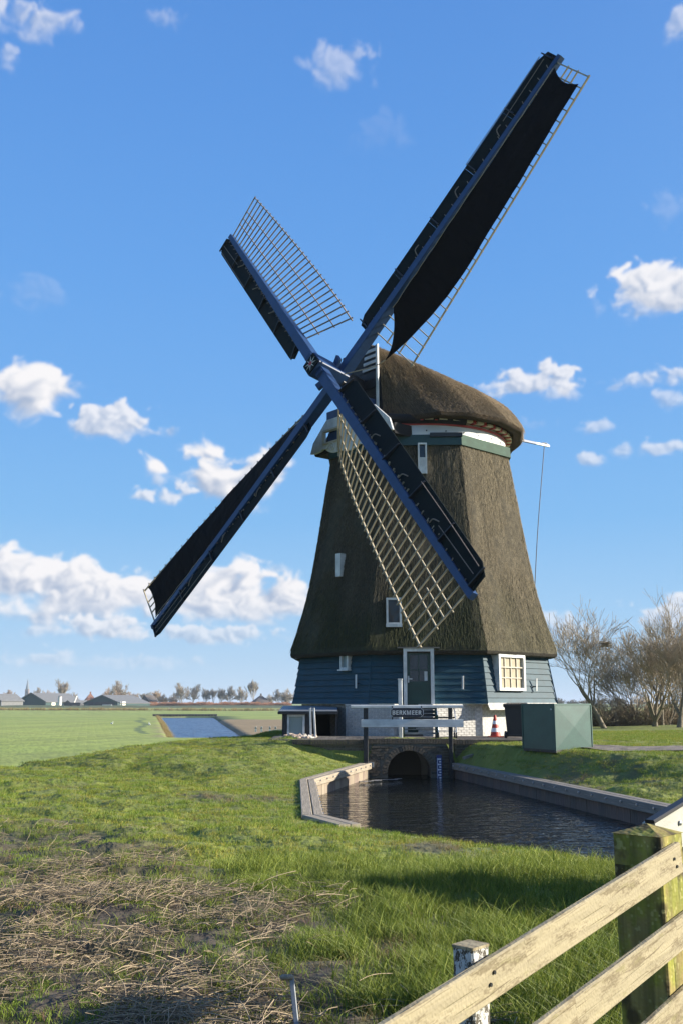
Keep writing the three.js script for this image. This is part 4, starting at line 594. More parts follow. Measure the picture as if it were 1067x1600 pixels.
    mp('board_rope', [tubeG([brd(7.6, .66, .08), brd(9.5, .66, .07), brd(11.2, .64, .08)], .012, 4, 8), tubeG([brd(9.2, .36, .1), brd(11.2, .4, .1)], .012, 4, 6)], M.latticeGrey, g);
    for (let i = 0; i < 24; i++) { const r = 2.2 + i * .385, a = o.clone().addScaledVector(R, r).addScaledVector(Cw, -lerp(.18, .1, r / 11.5)).addScaledVector(S, .07 - B(r)); mp('toggle', beamG(a, a.clone().addScaledVector(Cw, -.05 - .04 * rr()).addScaledVector(S, .05).addScaledVector(R, .05 * rr()), .022, .024, R.clone()), M.latticeGrey, g); }
    for (let i = 0; i < 3; i++) { const r = 4.6 + i * 2.1, a = brd(r, .18, .06), b = brd(r + .1, .34, .12), c = brd(r + .28, .42, .06); mp('cleat', tubeG([a, b, c], .018, 5, 8), M.latticeGrey, g); }
    if (cloth) {
      const nR = 60, nW = 16, pos = [], uv = [], ix = [];
      for (let j = 0; j <= nR; j++) for (let i = 0; i <= nW; i++) {
        const v = j / nR, u = i / nW, r0 = lerp(1.5, 11.16, v), wIn = r0 < 2.9 ? .16 + .84 * (1 - Math.pow(Math.max(0, r0 - 1.5) / 1.4, 2)) : .16, wOut = lerp(1.02, 1.77, Math.sin(clamp((r0 - 1.5) / 3.9, 0, 1) * 1.5708)) - .05 * sst(8, 11, r0);
        const w = lerp(wIn, wOut, u), r = r0 - sst(.85, 1, v) * (.24 * Math.sin(u * Math.PI * .85) + .02 * u);
        const bulge = .045 + .05 * Math.sin(u * Math.PI) * .5 + (fbm(r * 1.6, w * 3 + ang, 4) - .5) * .06;
        pos.push(...lp(lat(r, w, bulge)).toArray()); uv.push(w, r);
      }
      const q = nW + 1; for (let j = 0; j < nR; j++) for (let i = 0; i < nW; i++) { const a = j * q + i; ix.push(a, a + 1, a + q, a + 1, a + q + 1, a + q); }
      part('sail_cloth', meshFrom(pos, ix, uv), M.cloth, g);
      const rope = []; for (let i = 0; i <= 60; i++) { const r = lerp(2.9, 11.1, i / 60); rope.push(lat(r, .17 + .02 * Math.sin(i * .8) * (i % 7 < 4 ? 1 : .3), .08)); } mp('cloth_rope', tubeG(rope, .010, 5, 120), M.lattice, g);
      mp('root_rope', tubeG([lat(1.5, 1.01, .05), lat(1.1, .8, .0), o.clone().addScaledVector(Cw, .35).addScaledVector(R, .3).addScaledVector(S, -.1)], .018, 5, 14), M.lattice, g);
    }
    return g;
  }
  sail(rho, bk, true, M.lattice); sail(rho + Math.PI / 2, fr, false, M.latticeGrey); sail(rho + Math.PI, bk, true, M.lattice); sail(rho - Math.PI / 2, fr, false, M.lattice);
}

// ------------------------------------------------------------------ railing, sign and the things along the foot of the mill
const font = await new FontLoader().loadAsync('fonts/droid/droid_sans_bold.typeface.json');
function text(str, size, depth = .006) { const g = new TextGeometry(str, { font, size, depth, curveSegments: 6, bevelEnabled: false }); g.computeBoundingBox(); const b = g.boundingBox; return g.translate(-(b.min.x + b.max.x) / 2, -(b.min.y + b.max.y) / 2, 0); }
{ const { toCap, B, bd } = globalThis.beardSix; mp('figure_six', toCap(text('6', .3, .03).translate(-.12, 10.42, .075), B), M.white, bd); delete globalThis.beardSix; }
const Zr = -25.82;
{
  const rl = thing('railing', 'white two-board railing on black posts along the top of the culvert', 'railing', V(1.75, CAP, Zr)), o = rl.position.clone().negate();
  const A = at(548, 1104, 25.82), B = at(722.5, 1104, 25.82), C = at(564, 1130, 25.82), D = at(723, 1130, 25.82), ax = (p) => p.clone().add(o);
  part('top_rail', beamG(ax(A), ax(B), .12, .075, V(0, 1, 0), .012), M.whiteRail, rl);
  part('lower_rail', beamG(ax(C), ax(D), .035, .195, V(0, 1, 0), .006).translate(0, 0, .05), M.whiteRail, rl);
  for (const px of [571, 702.5]) { const t = at(px, 1106, 25.82), w = px < 600 ? .115 : .10; part('post', cbox(w, .1, t.y + .55, .008).rotateX(Math.PI / 2).translate(t.x + o.x, (t.y - .55) / 2 + o.y, -.01), M.black, rl); }
  const sg = thing('name_sign', 'small black name sign with white lettering BERKMEER hanging under the railing', 'sign', at(635, 1113.2, 25.82).add(V(0, 0, .07)));
  const s = new THREE.Shape(), w = .42, h = .115, n = .045; s.moveTo(-w + n, -h); s.lineTo(w - n, -h); s.quadraticCurveTo(w - n, -h + n, w, -h + n); s.lineTo(w, h - n); s.quadraticCurveTo(w - n, h - n, w - n, h); s.lineTo(-w + n, h); s.quadraticCurveTo(-w + n, h - n, -w, h - n); s.lineTo(-w, -h + n); s.quadraticCurveTo(-w + n, -h + n, -w + n, -h);
  const pg = (k, d) => new THREE.ExtrudeGeometry(s, { depth: d, bevelEnabled: false, curveSegments: 5 }).scale(k, k * 1.0, 1);
  part('sign_border', pg(1, .015), M.white, sg); part('sign_board', pg(.965, .008).translate(0, 0, .0152), mat(.012, .014, .03, .35), sg); part('lettering', text('BERKMEER', .108, .004).scale(.98, 1, 1).translate(0, -.003, .0235), M.white, sg);
  for (const x of [-.37, .37]) part('bracket', box(.03, .36, .02, x, -.02, -.015), M.black, sg);
}
{
  const p = thing('white_post', 'slim white post standing behind the railing beside the door', 'post', V(0, YARD, 0)), a = at(624.6, 1062, 26.9), b = a.clone().setY(YARD); p.position.set(a.x, YARD, a.z); part('shaft', cbox(.105, .105, a.y - b.y, .012).rotateX(Math.PI / 2).translate(0, (a.y - b.y) / 2, 0), M.white, p); part('cap', cbox(.125, .125, .03, .008).rotateX(Math.PI / 2).translate(0, a.y - b.y + .012, 0), M.white, p);
}
{ // garden bench, dark slats between cast ends
  const z = -27.4, l = at(627, 1148, 27.4), r = at(684, 1148, 27.4), w = r.x - l.x, b = thing('garden_bench', 'dark slatted garden bench standing behind the railing', 'bench', V((l.x + r.x) / 2, YARD + .02, z));
  for (const sx of [-1, 1]) { const x = sx * (w / 2 - .04); part('bench_end', [box(.05, .42, .06, x, .21, .2), box(.05, .82, .06, x, .41, -.2), box(.05, .06, .46, x, .42, 0), box(.05, .05, .44, x, .6, 0), box(.04, .18, .04, x, .51, .19)], M.green, b); }
  for (let i = 0; i < 5; i++) part('seat_slat', cbox(.075, .03, w - .06, .006).rotateY(Math.PI / 2).translate(0, .45, -.14 + i * .085), i ? M.black : M.lead, b);
  for (let i = 0; i < 4; i++) part('back_slat', cbox(.025, .08, w - .06, .006).rotateY(Math.PI / 2).translate(0, .52 + i * .095, -.19), M.black, b);
  part('stretcher', [box(w - .06, .05, .03, 0, .14, .1), box(w - .06, .03, .03, 0, .24, -.1)], M.lead, b);
}
{ // four-legged walking frame with small wheels
  const o = at(697, 1148, 27.3), w = thing('wheeled_walker', 'wheeled walking frame with silver tubes and small black wheels beside the bench', 'walker', V(o.x, YARD + .02, o.z)), H = .78;
  for (const sx of [-1, 1]) { const x = sx * .24; part('side_frame', [tubeG([V(x, .08, .22), V(x, .45, .12), V(x, H - .06, -.1), V(x, H, -.22)], .014, 6, 16), tubeG([V(x, .08, -.26), V(x, .4, -.05), V(x, .5, .1)], .014, 6, 12)], M.steel, w); part('grip', tubeG([V(x, H, -.2), V(x, H + .01, -.34)], .02, 7, 4), M.blackIron, w);
    for (const z of [.22, -.26]) { const q = part('wheel', new THREE.TorusGeometry(.068, .018, 8, 20).rotateY(Math.PI / 2).translate(x, .086, z), M.blackIron, w); part('hub', new THREE.CylinderGeometry(.03, .03, .03, 10).rotateZ(Math.PI / 2).translate(x, .086, z), M.steel, q); } }
  part('cross_bar', [tubeG([V(-.24, .55, .02), V(.24, .55, .02)], .014, 6, 4), tubeG([V(-.24, .2, .18), V(.24, .2, .18)], .012, 6, 4)], M.steel, w); part('seat', cbox(.44, .03, .22, .008).translate(0, .56, 0), M.black, w);
}
{ // traffic cone
  const o = at(773.5, 1152, 28.2), c = thing('traffic_cone', 'orange-red traffic cone with white bands standing against the white foot of the mill', 'traffic cone', V(o.x, YARD + .02, o.z)), org = mat(.42, .04, .02, .55), H = .61, rA = (y) => lerp(.155, .03, y / H);
  part('base', [cbox(.4, .04, .4, .012).translate(0, .02, 0)], org, c);
  const bands = [[.04, .155, 0], [.155, .26, 1], [.26, .365, 0], [.365, .455, 1], [.455, .61, 0]];
  for (const [a, b, w] of bands) part(w ? 'white_band' : 'cone_body', new THREE.CylinderGeometry(rA(b) + (w ? .003 : 0), rA(a) + (w ? .003 : 0), b - a, 24, 1, !0).translate(0, (a + b) / 2, 0), w ? mat(.8, .8, .8, .35) : org, c);
}
{ // wheelie bin
  const o = at(806, 1153, 27.3), b = thing('wheelie_bin', 'black wheelie bin standing beside the green cabinet', 'wheelie bin', V(o.x, YARD + .02, o.z), -.35), m = mat(.022, .023, .025, .55, { map: TX.grain });
  const body = new THREE.BoxGeometry(.5, .8, .5, 1, 4, 1); { const p = body.attributes.position; for (let i = 0; i < p.count; i++) { const f = lerp(.8, 1, (p.getY(i) + .4) / .8); p.setX(i, p.getX(i) * f); p.setZ(i, p.getZ(i) * f); } body.computeVertexNormals(); } part('body', boxUV(body).translate(0, .46, 0), m, b);
  part('rim', cbox(.55, .05, .55, .012).translate(0, .85, 0), m, b); const lid = part('lid', cbox(.56, .05, .6, .02).rotateX(.06).translate(0, .905, .01), m, b); part('lid_handle', beamG(V(-.2, .93, -.31), V(.2, .93, -.31), .03, .03), m, lid);
  for (const x of [-.24, .24]) part('wheel', new THREE.TorusGeometry(.075, .03, 8, 18).rotateY(Math.PI / 2).translate(x, .105, .22), M.blackIron, b); part('axle', beamG(V(-.24, .105, .22), V(.24, .105, .22), .03, .03), M.blackIron, b);
}
{ // green steel cabinet, two faces seen over its front corner, the lit one cross-creased
  const c0 = at(868, 1171.5, 21.6), base = .66, fl = at(817, 1168, 22.6), rt = at(925, 1171, 22.55); c0.y = fl.y = rt.y = base;
  const u = rt.clone().sub(c0).setY(0), v = fl.clone().sub(c0).setY(0), wU = u.length(), wV = v.length(); u.normalize(); v.normalize();
  const H = .985, t = thing('utility_cabinet', 'low green steel utility cabinet with a cross-creased side panel, beside the path', 'cabinet', c0.clone()), ul = u.clone(), vl = v.clone(), P = (a, b, y) => V(0, y, 0).addScaledVector(ul, a).addScaledVector(vl, b);
  const n1 = V(-ul.z, 0, ul.x).multiplyScalar(V(-ul.z, 0, ul.x).dot(vl) > 0 ? -1 : 1), n2 = V(-vl.z, 0, vl.x).multiplyScalar(V(-vl.z, 0, vl.x).dot(ul) > 0 ? -1 : 1);
  const cen = P(wU / 2, 0, H / 2).addScaledVector(n1, .016), q = [P(.0, 0, .02), P(wU, 0, .02), P(wU, 0, H - .02), P(0, 0, H - .02)];
  const tri = []; for (let i = 0; i < 4; i++) tri.push(...q[i].toArray(), ...q[(i + 1) % 4].toArray(), ...cen.toArray()); const cg = new THREE.BufferGeometry(); cg.setAttribute('position', new THREE.Float32BufferAttribute(tri, 3)); cg.setAttribute('uv', new THREE.Float32BufferAttribute(tri.filter((_, i) => i % 3 < 2), 2)); cg.computeVertexNormals();
  part('creased_panel', cg, M.cabinet, t);
  part('front_panel', slab(P(0, wV, .02), P(0, .0, .02), P(0, .0, H - .02), P(0, wV, H - .02), n2.clone().multiplyScalar(-.03)), M.cabinet, t);
  part('back_panel', [slab(P(wU, 0, .02), P(wU, wV, .02), P(wU, wV, H - .02), P(wU, 0, H - .02), n2.clone().multiplyScalar(.03)), slab(P(wU, wV, .02), P(0, wV, .02), P(0, wV, H - .02), P(wU, wV, H - .02), n1.clone().multiplyScalar(.03))], M.cabinet, t);
  part('lid', slab(P(-.01, -.01, H), P(wU + .01, -.01, H), P(wU + .01, wV + .01, H), P(-.01, wV + .01, H), V(0, -.035, 0)), M.cabinet, t);
  for (const [a, b] of [[0, 0], [wU, 0], [0, wV]]) part('corner_post', beamG(P(a, b, 0), P(a, b, H - .036), .03, .03, u.clone()), M.cabinet, t);
  part('plinth', slab(P(0, 0, .02), P(wU, 0, .02), P(wU, wV, .02), P(0, wV, .02), V(0, -.06, 0)), M.black, t);
  part('lock', new THREE.CylinderGeometry(.018, .018, .03, 10).rotateX(Math.PI / 2).translate(...P(0, .1, H - .12).addScaledVector(n2, .012).toArray()), M.steel, t);
}
{ // low black lean-to with a white window and a dark opening
  const z = 28.9, a = at(441, 1150, z), b = at(527, 1150, z), tL = at(436, 1112, z), y0 = YARD - .15, H = tL.y - y0, s = thing('shed', 'low black shed with a white framed window and a dark opening at the mill foot', 'shed', V(a.x, y0, -z)), W = b.x - a.x, X = (px) => (at(px, 1130, z).x - a.x);
  const cb = (nm, x0, yy0, x1, y1, d0, d1, m) => part(nm, cbox(x1 - x0, y1 - yy0, d1 - d0, .006).translate((x0 + x1) / 2, (yy0 + y1) / 2, (d0 + d1) / 2), m, s);
  cb('corner_post', 0, 0, X(448), H, -.1, .02, M.black); cb('wall_post', X(477), 0, X(489), H, -.1, .02, M.black);
  cb('front_wall', X(448), 0, X(477), .16, -.08, .0, M.black); cb('front_wall', X(448), H - .08, X(477), H, -.08, .0, M.black);
  const wy0 = .17, wy1 = H - .08, f = .06; const x0 = X(449), x1 = X(476.5);
  const wn = grp('window', s); const wb = (nm, p, q, r, t, d0, d1, m) => part(nm, cbox(r - p, t - q, d1 - d0, .004).translate((p + r) / 2, (q + t) / 2, (d0 + d1) / 2), m, wn);
  wb('frame', x0, wy0, x0 + f, wy1, -.06, .03, M.white); wb('frame', x1 - f, wy0, x1, wy1, -.06, .03, M.white); wb('frame', x0 + f, wy1 - f, x1 - f, wy1, -.06, .028, M.white); wb('frame', x0 + f, wy0, x1 - f, wy0 + f * 1.3, -.06, .032, M.white); wb('pane', x0 + f, wy0 + f * 1.3, x1 - f, wy1 - f, -.03, -.015, M.glassGrey);
  cb('side_wall', 0, 0, .04, H, -2.6, -.1, M.black); cb('inner_wall', X(477), 0, X(480), H, -2.4, -.1, M.black); cb('end_wall', W - .05, 0, W, H, -1.9, -.02, M.black); cb('back_wall', .04, 0, W - .05, H, -2.0, -1.95, M.dark); cb('floor_board', X(489), 0, W - .05, .02, -1.9, -.1, M.dark);
  part('roof', slab(V(-.12, H + .0, .14), V(W + .02, H - .0, .14), V(W + .02, H + .14, -2.2), V(-.12, H + .14, -2.2), V(0, -.07, 0)), M.black, s); part('roof_lead', slab(V(-.1, H + .028, .06), V(W, H + .028, .06), V(W, H + .16, -2.1), V(-.1, H + .16, -2.1), V(0, -.02, 0)), M.lead, s);
}
for (const [px0, px1, lab] of [[485, 486.5, 'left one of two slim white stakes before the black shed'], [490.5, 494, 'right one of two slim white stakes before the black shed']]) { const D = 27.6, t = at(px0, 1106, D), b = at(px1, 1160, D), s = thing('marker_stake', lab, 'stake', b.clone()); part('stake', beamG(V(0, -.15, 0), t.sub(b), .055, .055, V(0, 0, 1), .008), M.white, s); }
{ // broken bricks and rubble beside the shed
  const R = rng(91), g = [0, 1, 2].map((k) => { const q = new THREE.IcosahedronGeometry(.07, 1), p = q.attributes.position; for (let i = 0; i < p.count; i++) { const f = .65 + .6 * noise(p.getX(i) * 40 + k * 9, p.getY(i) * 40 + p.getZ(i) * 31); p.setXYZ(i, p.getX(i) * f * 1.3, p.getY(i) * f * .7, p.getZ(i) * f); } q.computeVertexNormals(); return q; }), ms = [mat(.42, .33, .26), mat(.3, .22, .17), mat(.5, .46, .4)];
  const t = thing('rubble_heap', 'small heap of broken bricks and rubble in front of the black shed', 'rubble', at(466, 1156, 28)); t.position.y = 0; t.userData.kind = 'stuff';
  for (let i = 0; i < 70; i++) { const p = at(446 + R() * 46, 1150, 27.2 + R() * 1.3), y = G(p.x, p.z); const q = part('brick_fragment', g[i % 3], ms[Math.floor(R() * 3)], t); q.position.set(p.x - t.position.x, y + .01 + R() * .06, p.z - t.position.z); q.rotation.set(R() * 6, R() * 6, R() * 6); q.scale.setScalar(.5 + R() * .9); }
}
// ------------------------------------------------------------------ the near fence and the bridge handrail
const fd = V(.6801, 0, -.7331), fp = V(.7331, 0, .6801), fC = V(1.2273, 0, -4.0), fAt = (s, off, y) => V(fC.x, y, fC.z).addScaledVector(fd, s).addScaledVector(fp, off);
{
  const f = thing('wooden_fence', 'weathered cream timber fence with three sloping rails, lower right corner', 'fence', V(fC.x, 0, fC.z)), o = V(-fC.x, 0, -fC.z), l = (p) => p.add(o);
  // big square post with a pyramid top, one corner towards the viewer
  const a = .2, y1 = 1.142, yp = 1.178, s0 = 0, s1 = .2, q = (s, w, y) => l(fAt(s, w, y)), ring = (y, e = 0) => [q(s0 + e, -e, y), q(s1 - e, -e, y), q(s1 - e, -a + e, y), q(s0 + e, -a + e, y)];
  part('post', cbox(a, a, y1 + .4, .007).rotateX(-Math.PI / 2).applyMatrix4(new THREE.Matrix4().makeBasis(fd.clone(), V(0, 1, 0), fp.clone()).setPosition(q(.1, -.1, (y1 - .4) / 2))), M.post, f);
  { const t = ring(y1 - .0, -.004), ap = q(.1, -.1, yp), tri = [], uv = []; for (let k = 0; k < 4; k++) { for (const p of [t[k], t[(k + 1) % 4], ap]) { tri.push(...p.toArray()); } uv.push(0, .1 + k * .3, .2, .1 + k * .3, .1, .2 + k * .3); } const g = new THREE.BufferGeometry(); g.setAttribute('position', new THREE.Float32BufferAttribute(tri, 3)); g.setAttribute('uv', new THREE.Float32BufferAttribute(uv, 2)); g.computeVertexNormals(); part('post_cap', g, M.post, f); }
  // rails nailed on the sunny side
  const railG = (s0, s1, ya, yb, h) => beamG(l(fAt(s0, .016, ya)), l(fAt(s1, .016, yb)), .026, h, V(0, 1, 0), .005);
  part('rail', railG(-2.9, .118, .588, 1.058, .118), M.rail, f); part('rail', railG(-2.9, 1.2, .3155, .957, .122), M.rail, f); part('rail', railG(-2.9, 1.2, .028, .712, .12), M.rail, f);
  { const p = grp('fence_post', f); part('post_body', cbox(.085, .075, 1.22, .006).rotateX(-Math.PI / 2).rotateY(-Math.atan2(fd.z, fd.x) ).translate(...l(fAt(-1.19, -.045, .325)).toArray()), M.peel, p); part('post_top', cbox(.088, .078, .008, .003).rotateX(-Math.PI / 2).rotateY(-Math.atan2(fd.z, fd.x)).translate(...l(fAt(-1.19, -.045, .94)).toArray()), M.rail, p); }
  const nl = new THREE.CylinderGeometry(.006, .006, .006, 8).rotateX(Math.PI / 2);
  for (const [s, y] of [[.07, 1.03], [.05, 1.06], [-1.18, .875], [-1.2, .845], [.1, .78]]) { const n = part('nail', nl, M.blackIron, f); n.position.copy(l(fAt(s, .031, y))); n.rotation.y = Math.atan2(fp.x, fp.z); }
  // bridge balustrade behind the post: broad pale handrail board rising to the right
  const h = thing('bridge_handrail', 'broad pale handrail board with a dark top edge, rising behind the big fence post', 'handrail', V(fC.x, 0, fC.z)), A = hit(1003, 1304, fAt(0, -.23, 1), fp), B = hit(1067, 1264, fAt(0, -.23, 1), fp), dv = B.clone().sub(A), sA = A.clone().sub(fAt(0, -.23, 0)).dot(fd), sl = dv.y / Math.hypot(dv.x, dv.z), line = (s, dy) => l(fAt(s, -.25, A.y + (s - sA) * sl + dy));
  part('handrail_board', slab(line(.48, -.17), line(1.3, -.17), line(1.3, 0), line(.48, 0), fp.clone().multiplyScalar(-.06)), M.handrail, h);
  part('top_edge', beamG(line(.47, .009).addScaledVector(fp, -.02), line(1.3, .009).addScaledVector(fp, -.02), .045, .016, V(0, 1, 0), .004), M.black, h);
  for (const s of [1.22]) part('support_post', beamG(line(s, -2).setY(-.6).addScaledVector(fp, -.12), line(s, -.03).addScaledVector(fp, -.12), .12, .12, V(0, 0, 1)), M.rail, h);
  const bg = new THREE.SphereGeometry(.012, 10, 8).scale(1, 1, .5); for (const [s, y] of [[.72, -.06], [.8, -.16], [.88, -.09], [1.0, -.14]]) { const n = part('bolt_head', bg, M.steel, h); n.position.copy(line(s, y)).addScaledVector(fp, .006); n.rotation.y = Math.atan2(fp.x, fp.z); }
}
{ // the railing on the other side of the bridge, beyond the right picture edge
  const t = thing('bridge_railing', 'weathered timber railing on the far side of the bridge, just past the right picture edge', 'railing', V(3.12, -.1, -8.35), -.54), w = 3.3;
  for (let i = 0; i < 4; i++) part('rail', cbox(.045, .31, w, .006).rotateY(Math.PI / 2).translate(w / 2, .45 + i * .34, .05), M.rail, t);
  for (let i = 0; i < 4; i++) part('post', cbox(.14, .14, 1.7, .008).rotateX(Math.PI / 2).translate(.1 + i * 1.03, .8, -.05), M.rail, t);
}
{ // thin stake in the rough grass
  const b = at(470, 1600, 4.85), t = at(456, 1527, 4.9); b.y = G(b.x, b.z) - .1; const s = thing('thin_stake', 'thin grey metal stake with a pale ring on top in the rough grass', 'stake', b.clone()); part('rod', beamG(V(0, 0, 0), t.clone().sub(b), .022, .022, V(0, 0, 1), .003), M.lead, s); part('top_ring', new THREE.TorusGeometry(.022, .012, 8, 14).rotateX(1.3).translate(...t.clone().sub(b).add(V(-.022, .0, .0)).toArray()), M.beam, s);
}

{ // patch of foam drifting at the left end of the culvert
  const R = rng(66), t = thing('foam', 'thin streak of pale foam drifting on the dark water left of the arch', 'foam', V(1.0, WATER + .006, -25.2)); t.userData.kind = 'stuff';
  for (let i = 0; i < 16; i++) { const u = i / 15, n = 9, cx = -.55 + u * 1.05 + (R() - .5) * .1, cz = .5 - u * .95 + (R() - .5) * .16, r = (.025 + R() * .06), P = []; for (let k = 0; k < n; k++) { const a = k / n * 6.283, q = r * (.55 + R() * .7); P.push(new THREE.Vector2(cx + q * 1.9 * Math.cos(a), -(cz + q * Math.sin(a)))); } part('foam_patch', new THREE.ExtrudeGeometry(new THREE.Shape(P), { depth: .006, bevelEnabled: false }).rotateX(-Math.PI / 2).translate(0, R() * .004, 0), M.foam, t); }
}

// ------------------------------------------------------------------ far farms, church, birds, posts
const farY = (D, px = 300) => G(at(px, 1100, D).x, -D);
{
  const wallM = phys(.03, .065, .06, .6), wallDk = mat(.05, .05, .055, .8), roofGrey = mat(.2, .2, .195, .7, { map: rep(TX.grain, .2) }), roofPurple = mat(.2, .15, .16, .8, { map: rep(TX.grain, .2) }), roofRed = mat(.36, .17, .1, .8, { map: rep(TX.grain, .2) }), roofBrown = mat(.12, .1, .085, .9, { map: rep(TX.grain, .2) }), paleM = mat(.72, .68, .6, .8);
  // gable barn: front gable at depth D between pixels x0..x1, eaves py ye, ridge py yr, running back len metres and turned
  function barn(name, label, cat, x0, x1, ye, yr, D, len, turn, wm, rm, extra) {
    const a = at(x0, ye, D), b = at(x1, ye, D), w = b.x - a.x, gy = farY(D, (x0 + x1) / 2), he = a.y - gy, hr = at((x0 + x1) / 2, yr, D).y - gy, t = thing(name, label, cat, V((a.x + b.x) / 2, gy, -D), turn), W = w / 2;
    const s = new THREE.Shape(); s.moveTo(-W, -.3); s.lineTo(W, -.3); s.lineTo(W, he); s.lineTo(0, hr); s.lineTo(-W, he); s.closePath();
    part('wall', new THREE.ExtrudeGeometry(s, { depth: len, bevelEnabled: false }).translate(0, 0, -len), wm, t);
    for (const sg of [-1, 1]) part('roof', slab(V(sg * (W + .5), he - .25, .5), V(sg * (W + .5), he - .25, -len - .5), V(0, hr + .08, -len - .5), V(0, hr + .08, .5), V(0, .22, 0)), rm, t);
    extra?.(t, W, he, hr, len); return t;
  }
  barn('barn', 'dark green gabled barn with a pale grey roof, left of the pale silo', 'barn', 23, 76, 1096.5, 1083.5, 470, 30, -.32, wallM, roofGrey, (t, W, he, hr, len) => { part('gable_trim', [beamG(V(-W - .4, he, .55), V(0, hr + .3, .55), .3, .35), beamG(V(W + .4, he, .55), V(0, hr + .3, .55), .3, .35)], roofGrey, t); for (let i = 0; i < 3; i++) part('side_door', box(.2, 2.2, 3, W + .05, 1.1, -6 - i * 7), paleM, t); });
  barn('barn', 'dark green gabled barn with a pale right end, left of the bushy orange trees', 'barn', 128, 192, 1098.5, 1086.5, 460, 28, -.3, wallM, roofGrey, (t, W, he, hr) => { for (let i = 0; i < 4; i++) part('door', box(3, 2.2, .15, -W * .6 + i * W * .36, 1.1, .08), wallDk, t); part('end_panel', box(1.6, 2.4, .2, W - .5, 1.2, .1), paleM, t); part('end_panel', box(.2, 2.4, 3, W + .1, 1.2, -3), paleM, t); });
  barn('farm_building', 'long farm shed with a purplish roof at the far left edge', 'farm building', -2, 22, 1098, 1088, 500, 12, 1.35, wallDk, roofPurple);
  barn('farm_building', 'low grey roofed shed cut by the left picture edge', 'farm building', -26, 6, 1095, 1085, 440, 14, -.4, roofGrey, roofGrey);
  barn('farm_building', 'small low shed between the pale silo and the second barn', 'farm building', 98, 116, 1100, 1095, 480, 12, -.5, wallDk, roofGrey);
  barn('house', 'dark house with a steep roof and white gable marks behind the far field', 'house', 219, 235, 1096, 1087, 560, 8, -.4, wallDk, roofBrown, (t, W, he) => { part('window', box(1, 1.1, .1, -W * .4, he - .6, .06), paleM, t); part('window', box(1, 1.1, .1, W * .35, he - .6, .06), paleM, t); });
  // pyramid roofed farmhouses
  function pyramid(label, x0, x1, ye, yr, D, rm) { const a = at(x0, ye, D), b = at(x1, ye, D), gy = farY(D, (x0 + x1) / 2), W = (b.x - a.x) / 2, he = a.y - gy, hr = at(0, yr, D).y - gy, t = thing('farmhouse', label, 'farmhouse', V((a.x + b.x) / 2, gy, -D), .35); part('wall', box(W * 1.5, he + .3, W * 1.5, 0, (he - .3) / 2, 0), wallDk, t); const g = new THREE.ConeGeometry(W * 1.18, hr - he + .2, 4, 1).rotateY(Math.PI / 4).translate(0, (hr + he) / 2 - .1, 0); part('roof', boxUV(g), rm, t); part('chimney', box(.7, 1.6, .7, 0, hr - .2, 0), rm, t); }
  pyramid('farmhouse with a red pyramid roof behind the second green barn', 131, 152, 1094, 1082.5, 560, roofRed);
  pyramid('farmhouse with a big dark pyramid roof at the right of the far tree row', 391, 425, 1098, 1085.5, 540, roofBrown);
  { const D = 455, a = at(93.5, 1104, D), gy = farY(D, 93), t = thing('silo', 'slim pale silo beside the left green barn', 'silo', V(a.x, gy, -D)), h = at(93, 1088.5, D).y - gy; part('tank', new THREE.CylinderGeometry(.85, .85, h, 16).translate(0, h / 2, 0), paleM, t); part('top', new THREE.ConeGeometry(.9, .6, 16).translate(0, h + .3, 0), roofGrey, t); }
  { const D = 1500, gy = farY(D, 43), b = at(43, 1085, D), t = thing('church', 'distant church tower with a thin pointed spire above the farm roofs', 'church', V(b.x, gy, -D)), yT = at(43, 1077, D).y - gy, yS = at(43, 1059.5, D).y - gy; part('tower', box(5.2, yT, 5.2, 0, yT / 2, 0), mat(.22, .16, .13, .9), t); part('spire', new THREE.ConeGeometry(2.7, yS - yT, 8).translate(0, (yS + yT) / 2, 0), mat(.13, .15, .17, .6), t); part('belfry_window', box(1.2, 3, .2, 0, yT - 4, 2.65), M.dark, t); part('nave', box(8, 9, 24, 6, 4.5, -8), mat(.2, .15, .12, .9), t); }
  // clutter between the barns: a wagon and a heap
  { const D = 450, a = at(118, 1103, D), gy = farY(D, 118), t = thing('farm_wagon', 'dark farm wagon with a tilted white board parked between the two barns', 'wagon', V(a.x, gy, -D)); part('body', box(5, 1.3, 2.2, 0, 1.3, 0), wallDk, t); part('tilted_board', box(.4, 4.2, 1.6, -1.2, 2.6, 0).rotateZ(-.35), paleM, t); for (const x of [-1.6, 1.6]) part('wheel', new THREE.CylinderGeometry(.55, .55, .3, 14).rotateX(Math.PI / 2).translate(x, .55, 1.1), M.blackIron, t); }
  { const D = 452, a = at(168, 1103, D), gy = farY(D, 168), t = thing('parked_car', 'tiny pale car parked before the second barn', 'car', V(a.x, gy, -D)); part('body', cbox(4.1, .75, 1.7, .15).translate(0, .7, 0), mat(.45, .47, .5, .3), t); part('cabin', cbox(2.2, .6, 1.5, .2).translate(.1, 1.3, 0), M.glass, t); for (const x of [-1.3, 1.3]) part('wheel', new THREE.CylinderGeometry(.32, .32, .2, 12).rotateX(Math.PI / 2).translate(x, .32, .8), M.blackIron, t); }
  // long low hedge under the tree row, and greenhouse line
  { const a = at(232, 1125, 234), b = at(345, 1123, 236), t = thing('canal_weir', 'dark low timber weir closing the far end of the canal', 'weir', V((a.x + b.x) / 2, POLDER - .4, -235.5)), w = 15; for (let i = 0; i < 20; i++) part('pile', box(w / 20 - .06, .85 + .1 * noise(i, 3), .25, -w / 2 + (i + .5) * w / 20, .3, 0), M.plankDark[i % 4], t); part('cap_beam', box(w, .16, .36, 0, .78, 0), M.beamGrey, t); }
  const labs = ['first from the left of four short white posts at the ploughed field', 'second from the left of four short white posts at the ploughed field', 'third from the left of four short white posts at the ploughed field', 'rightmost of four short white posts at the ploughed field'];
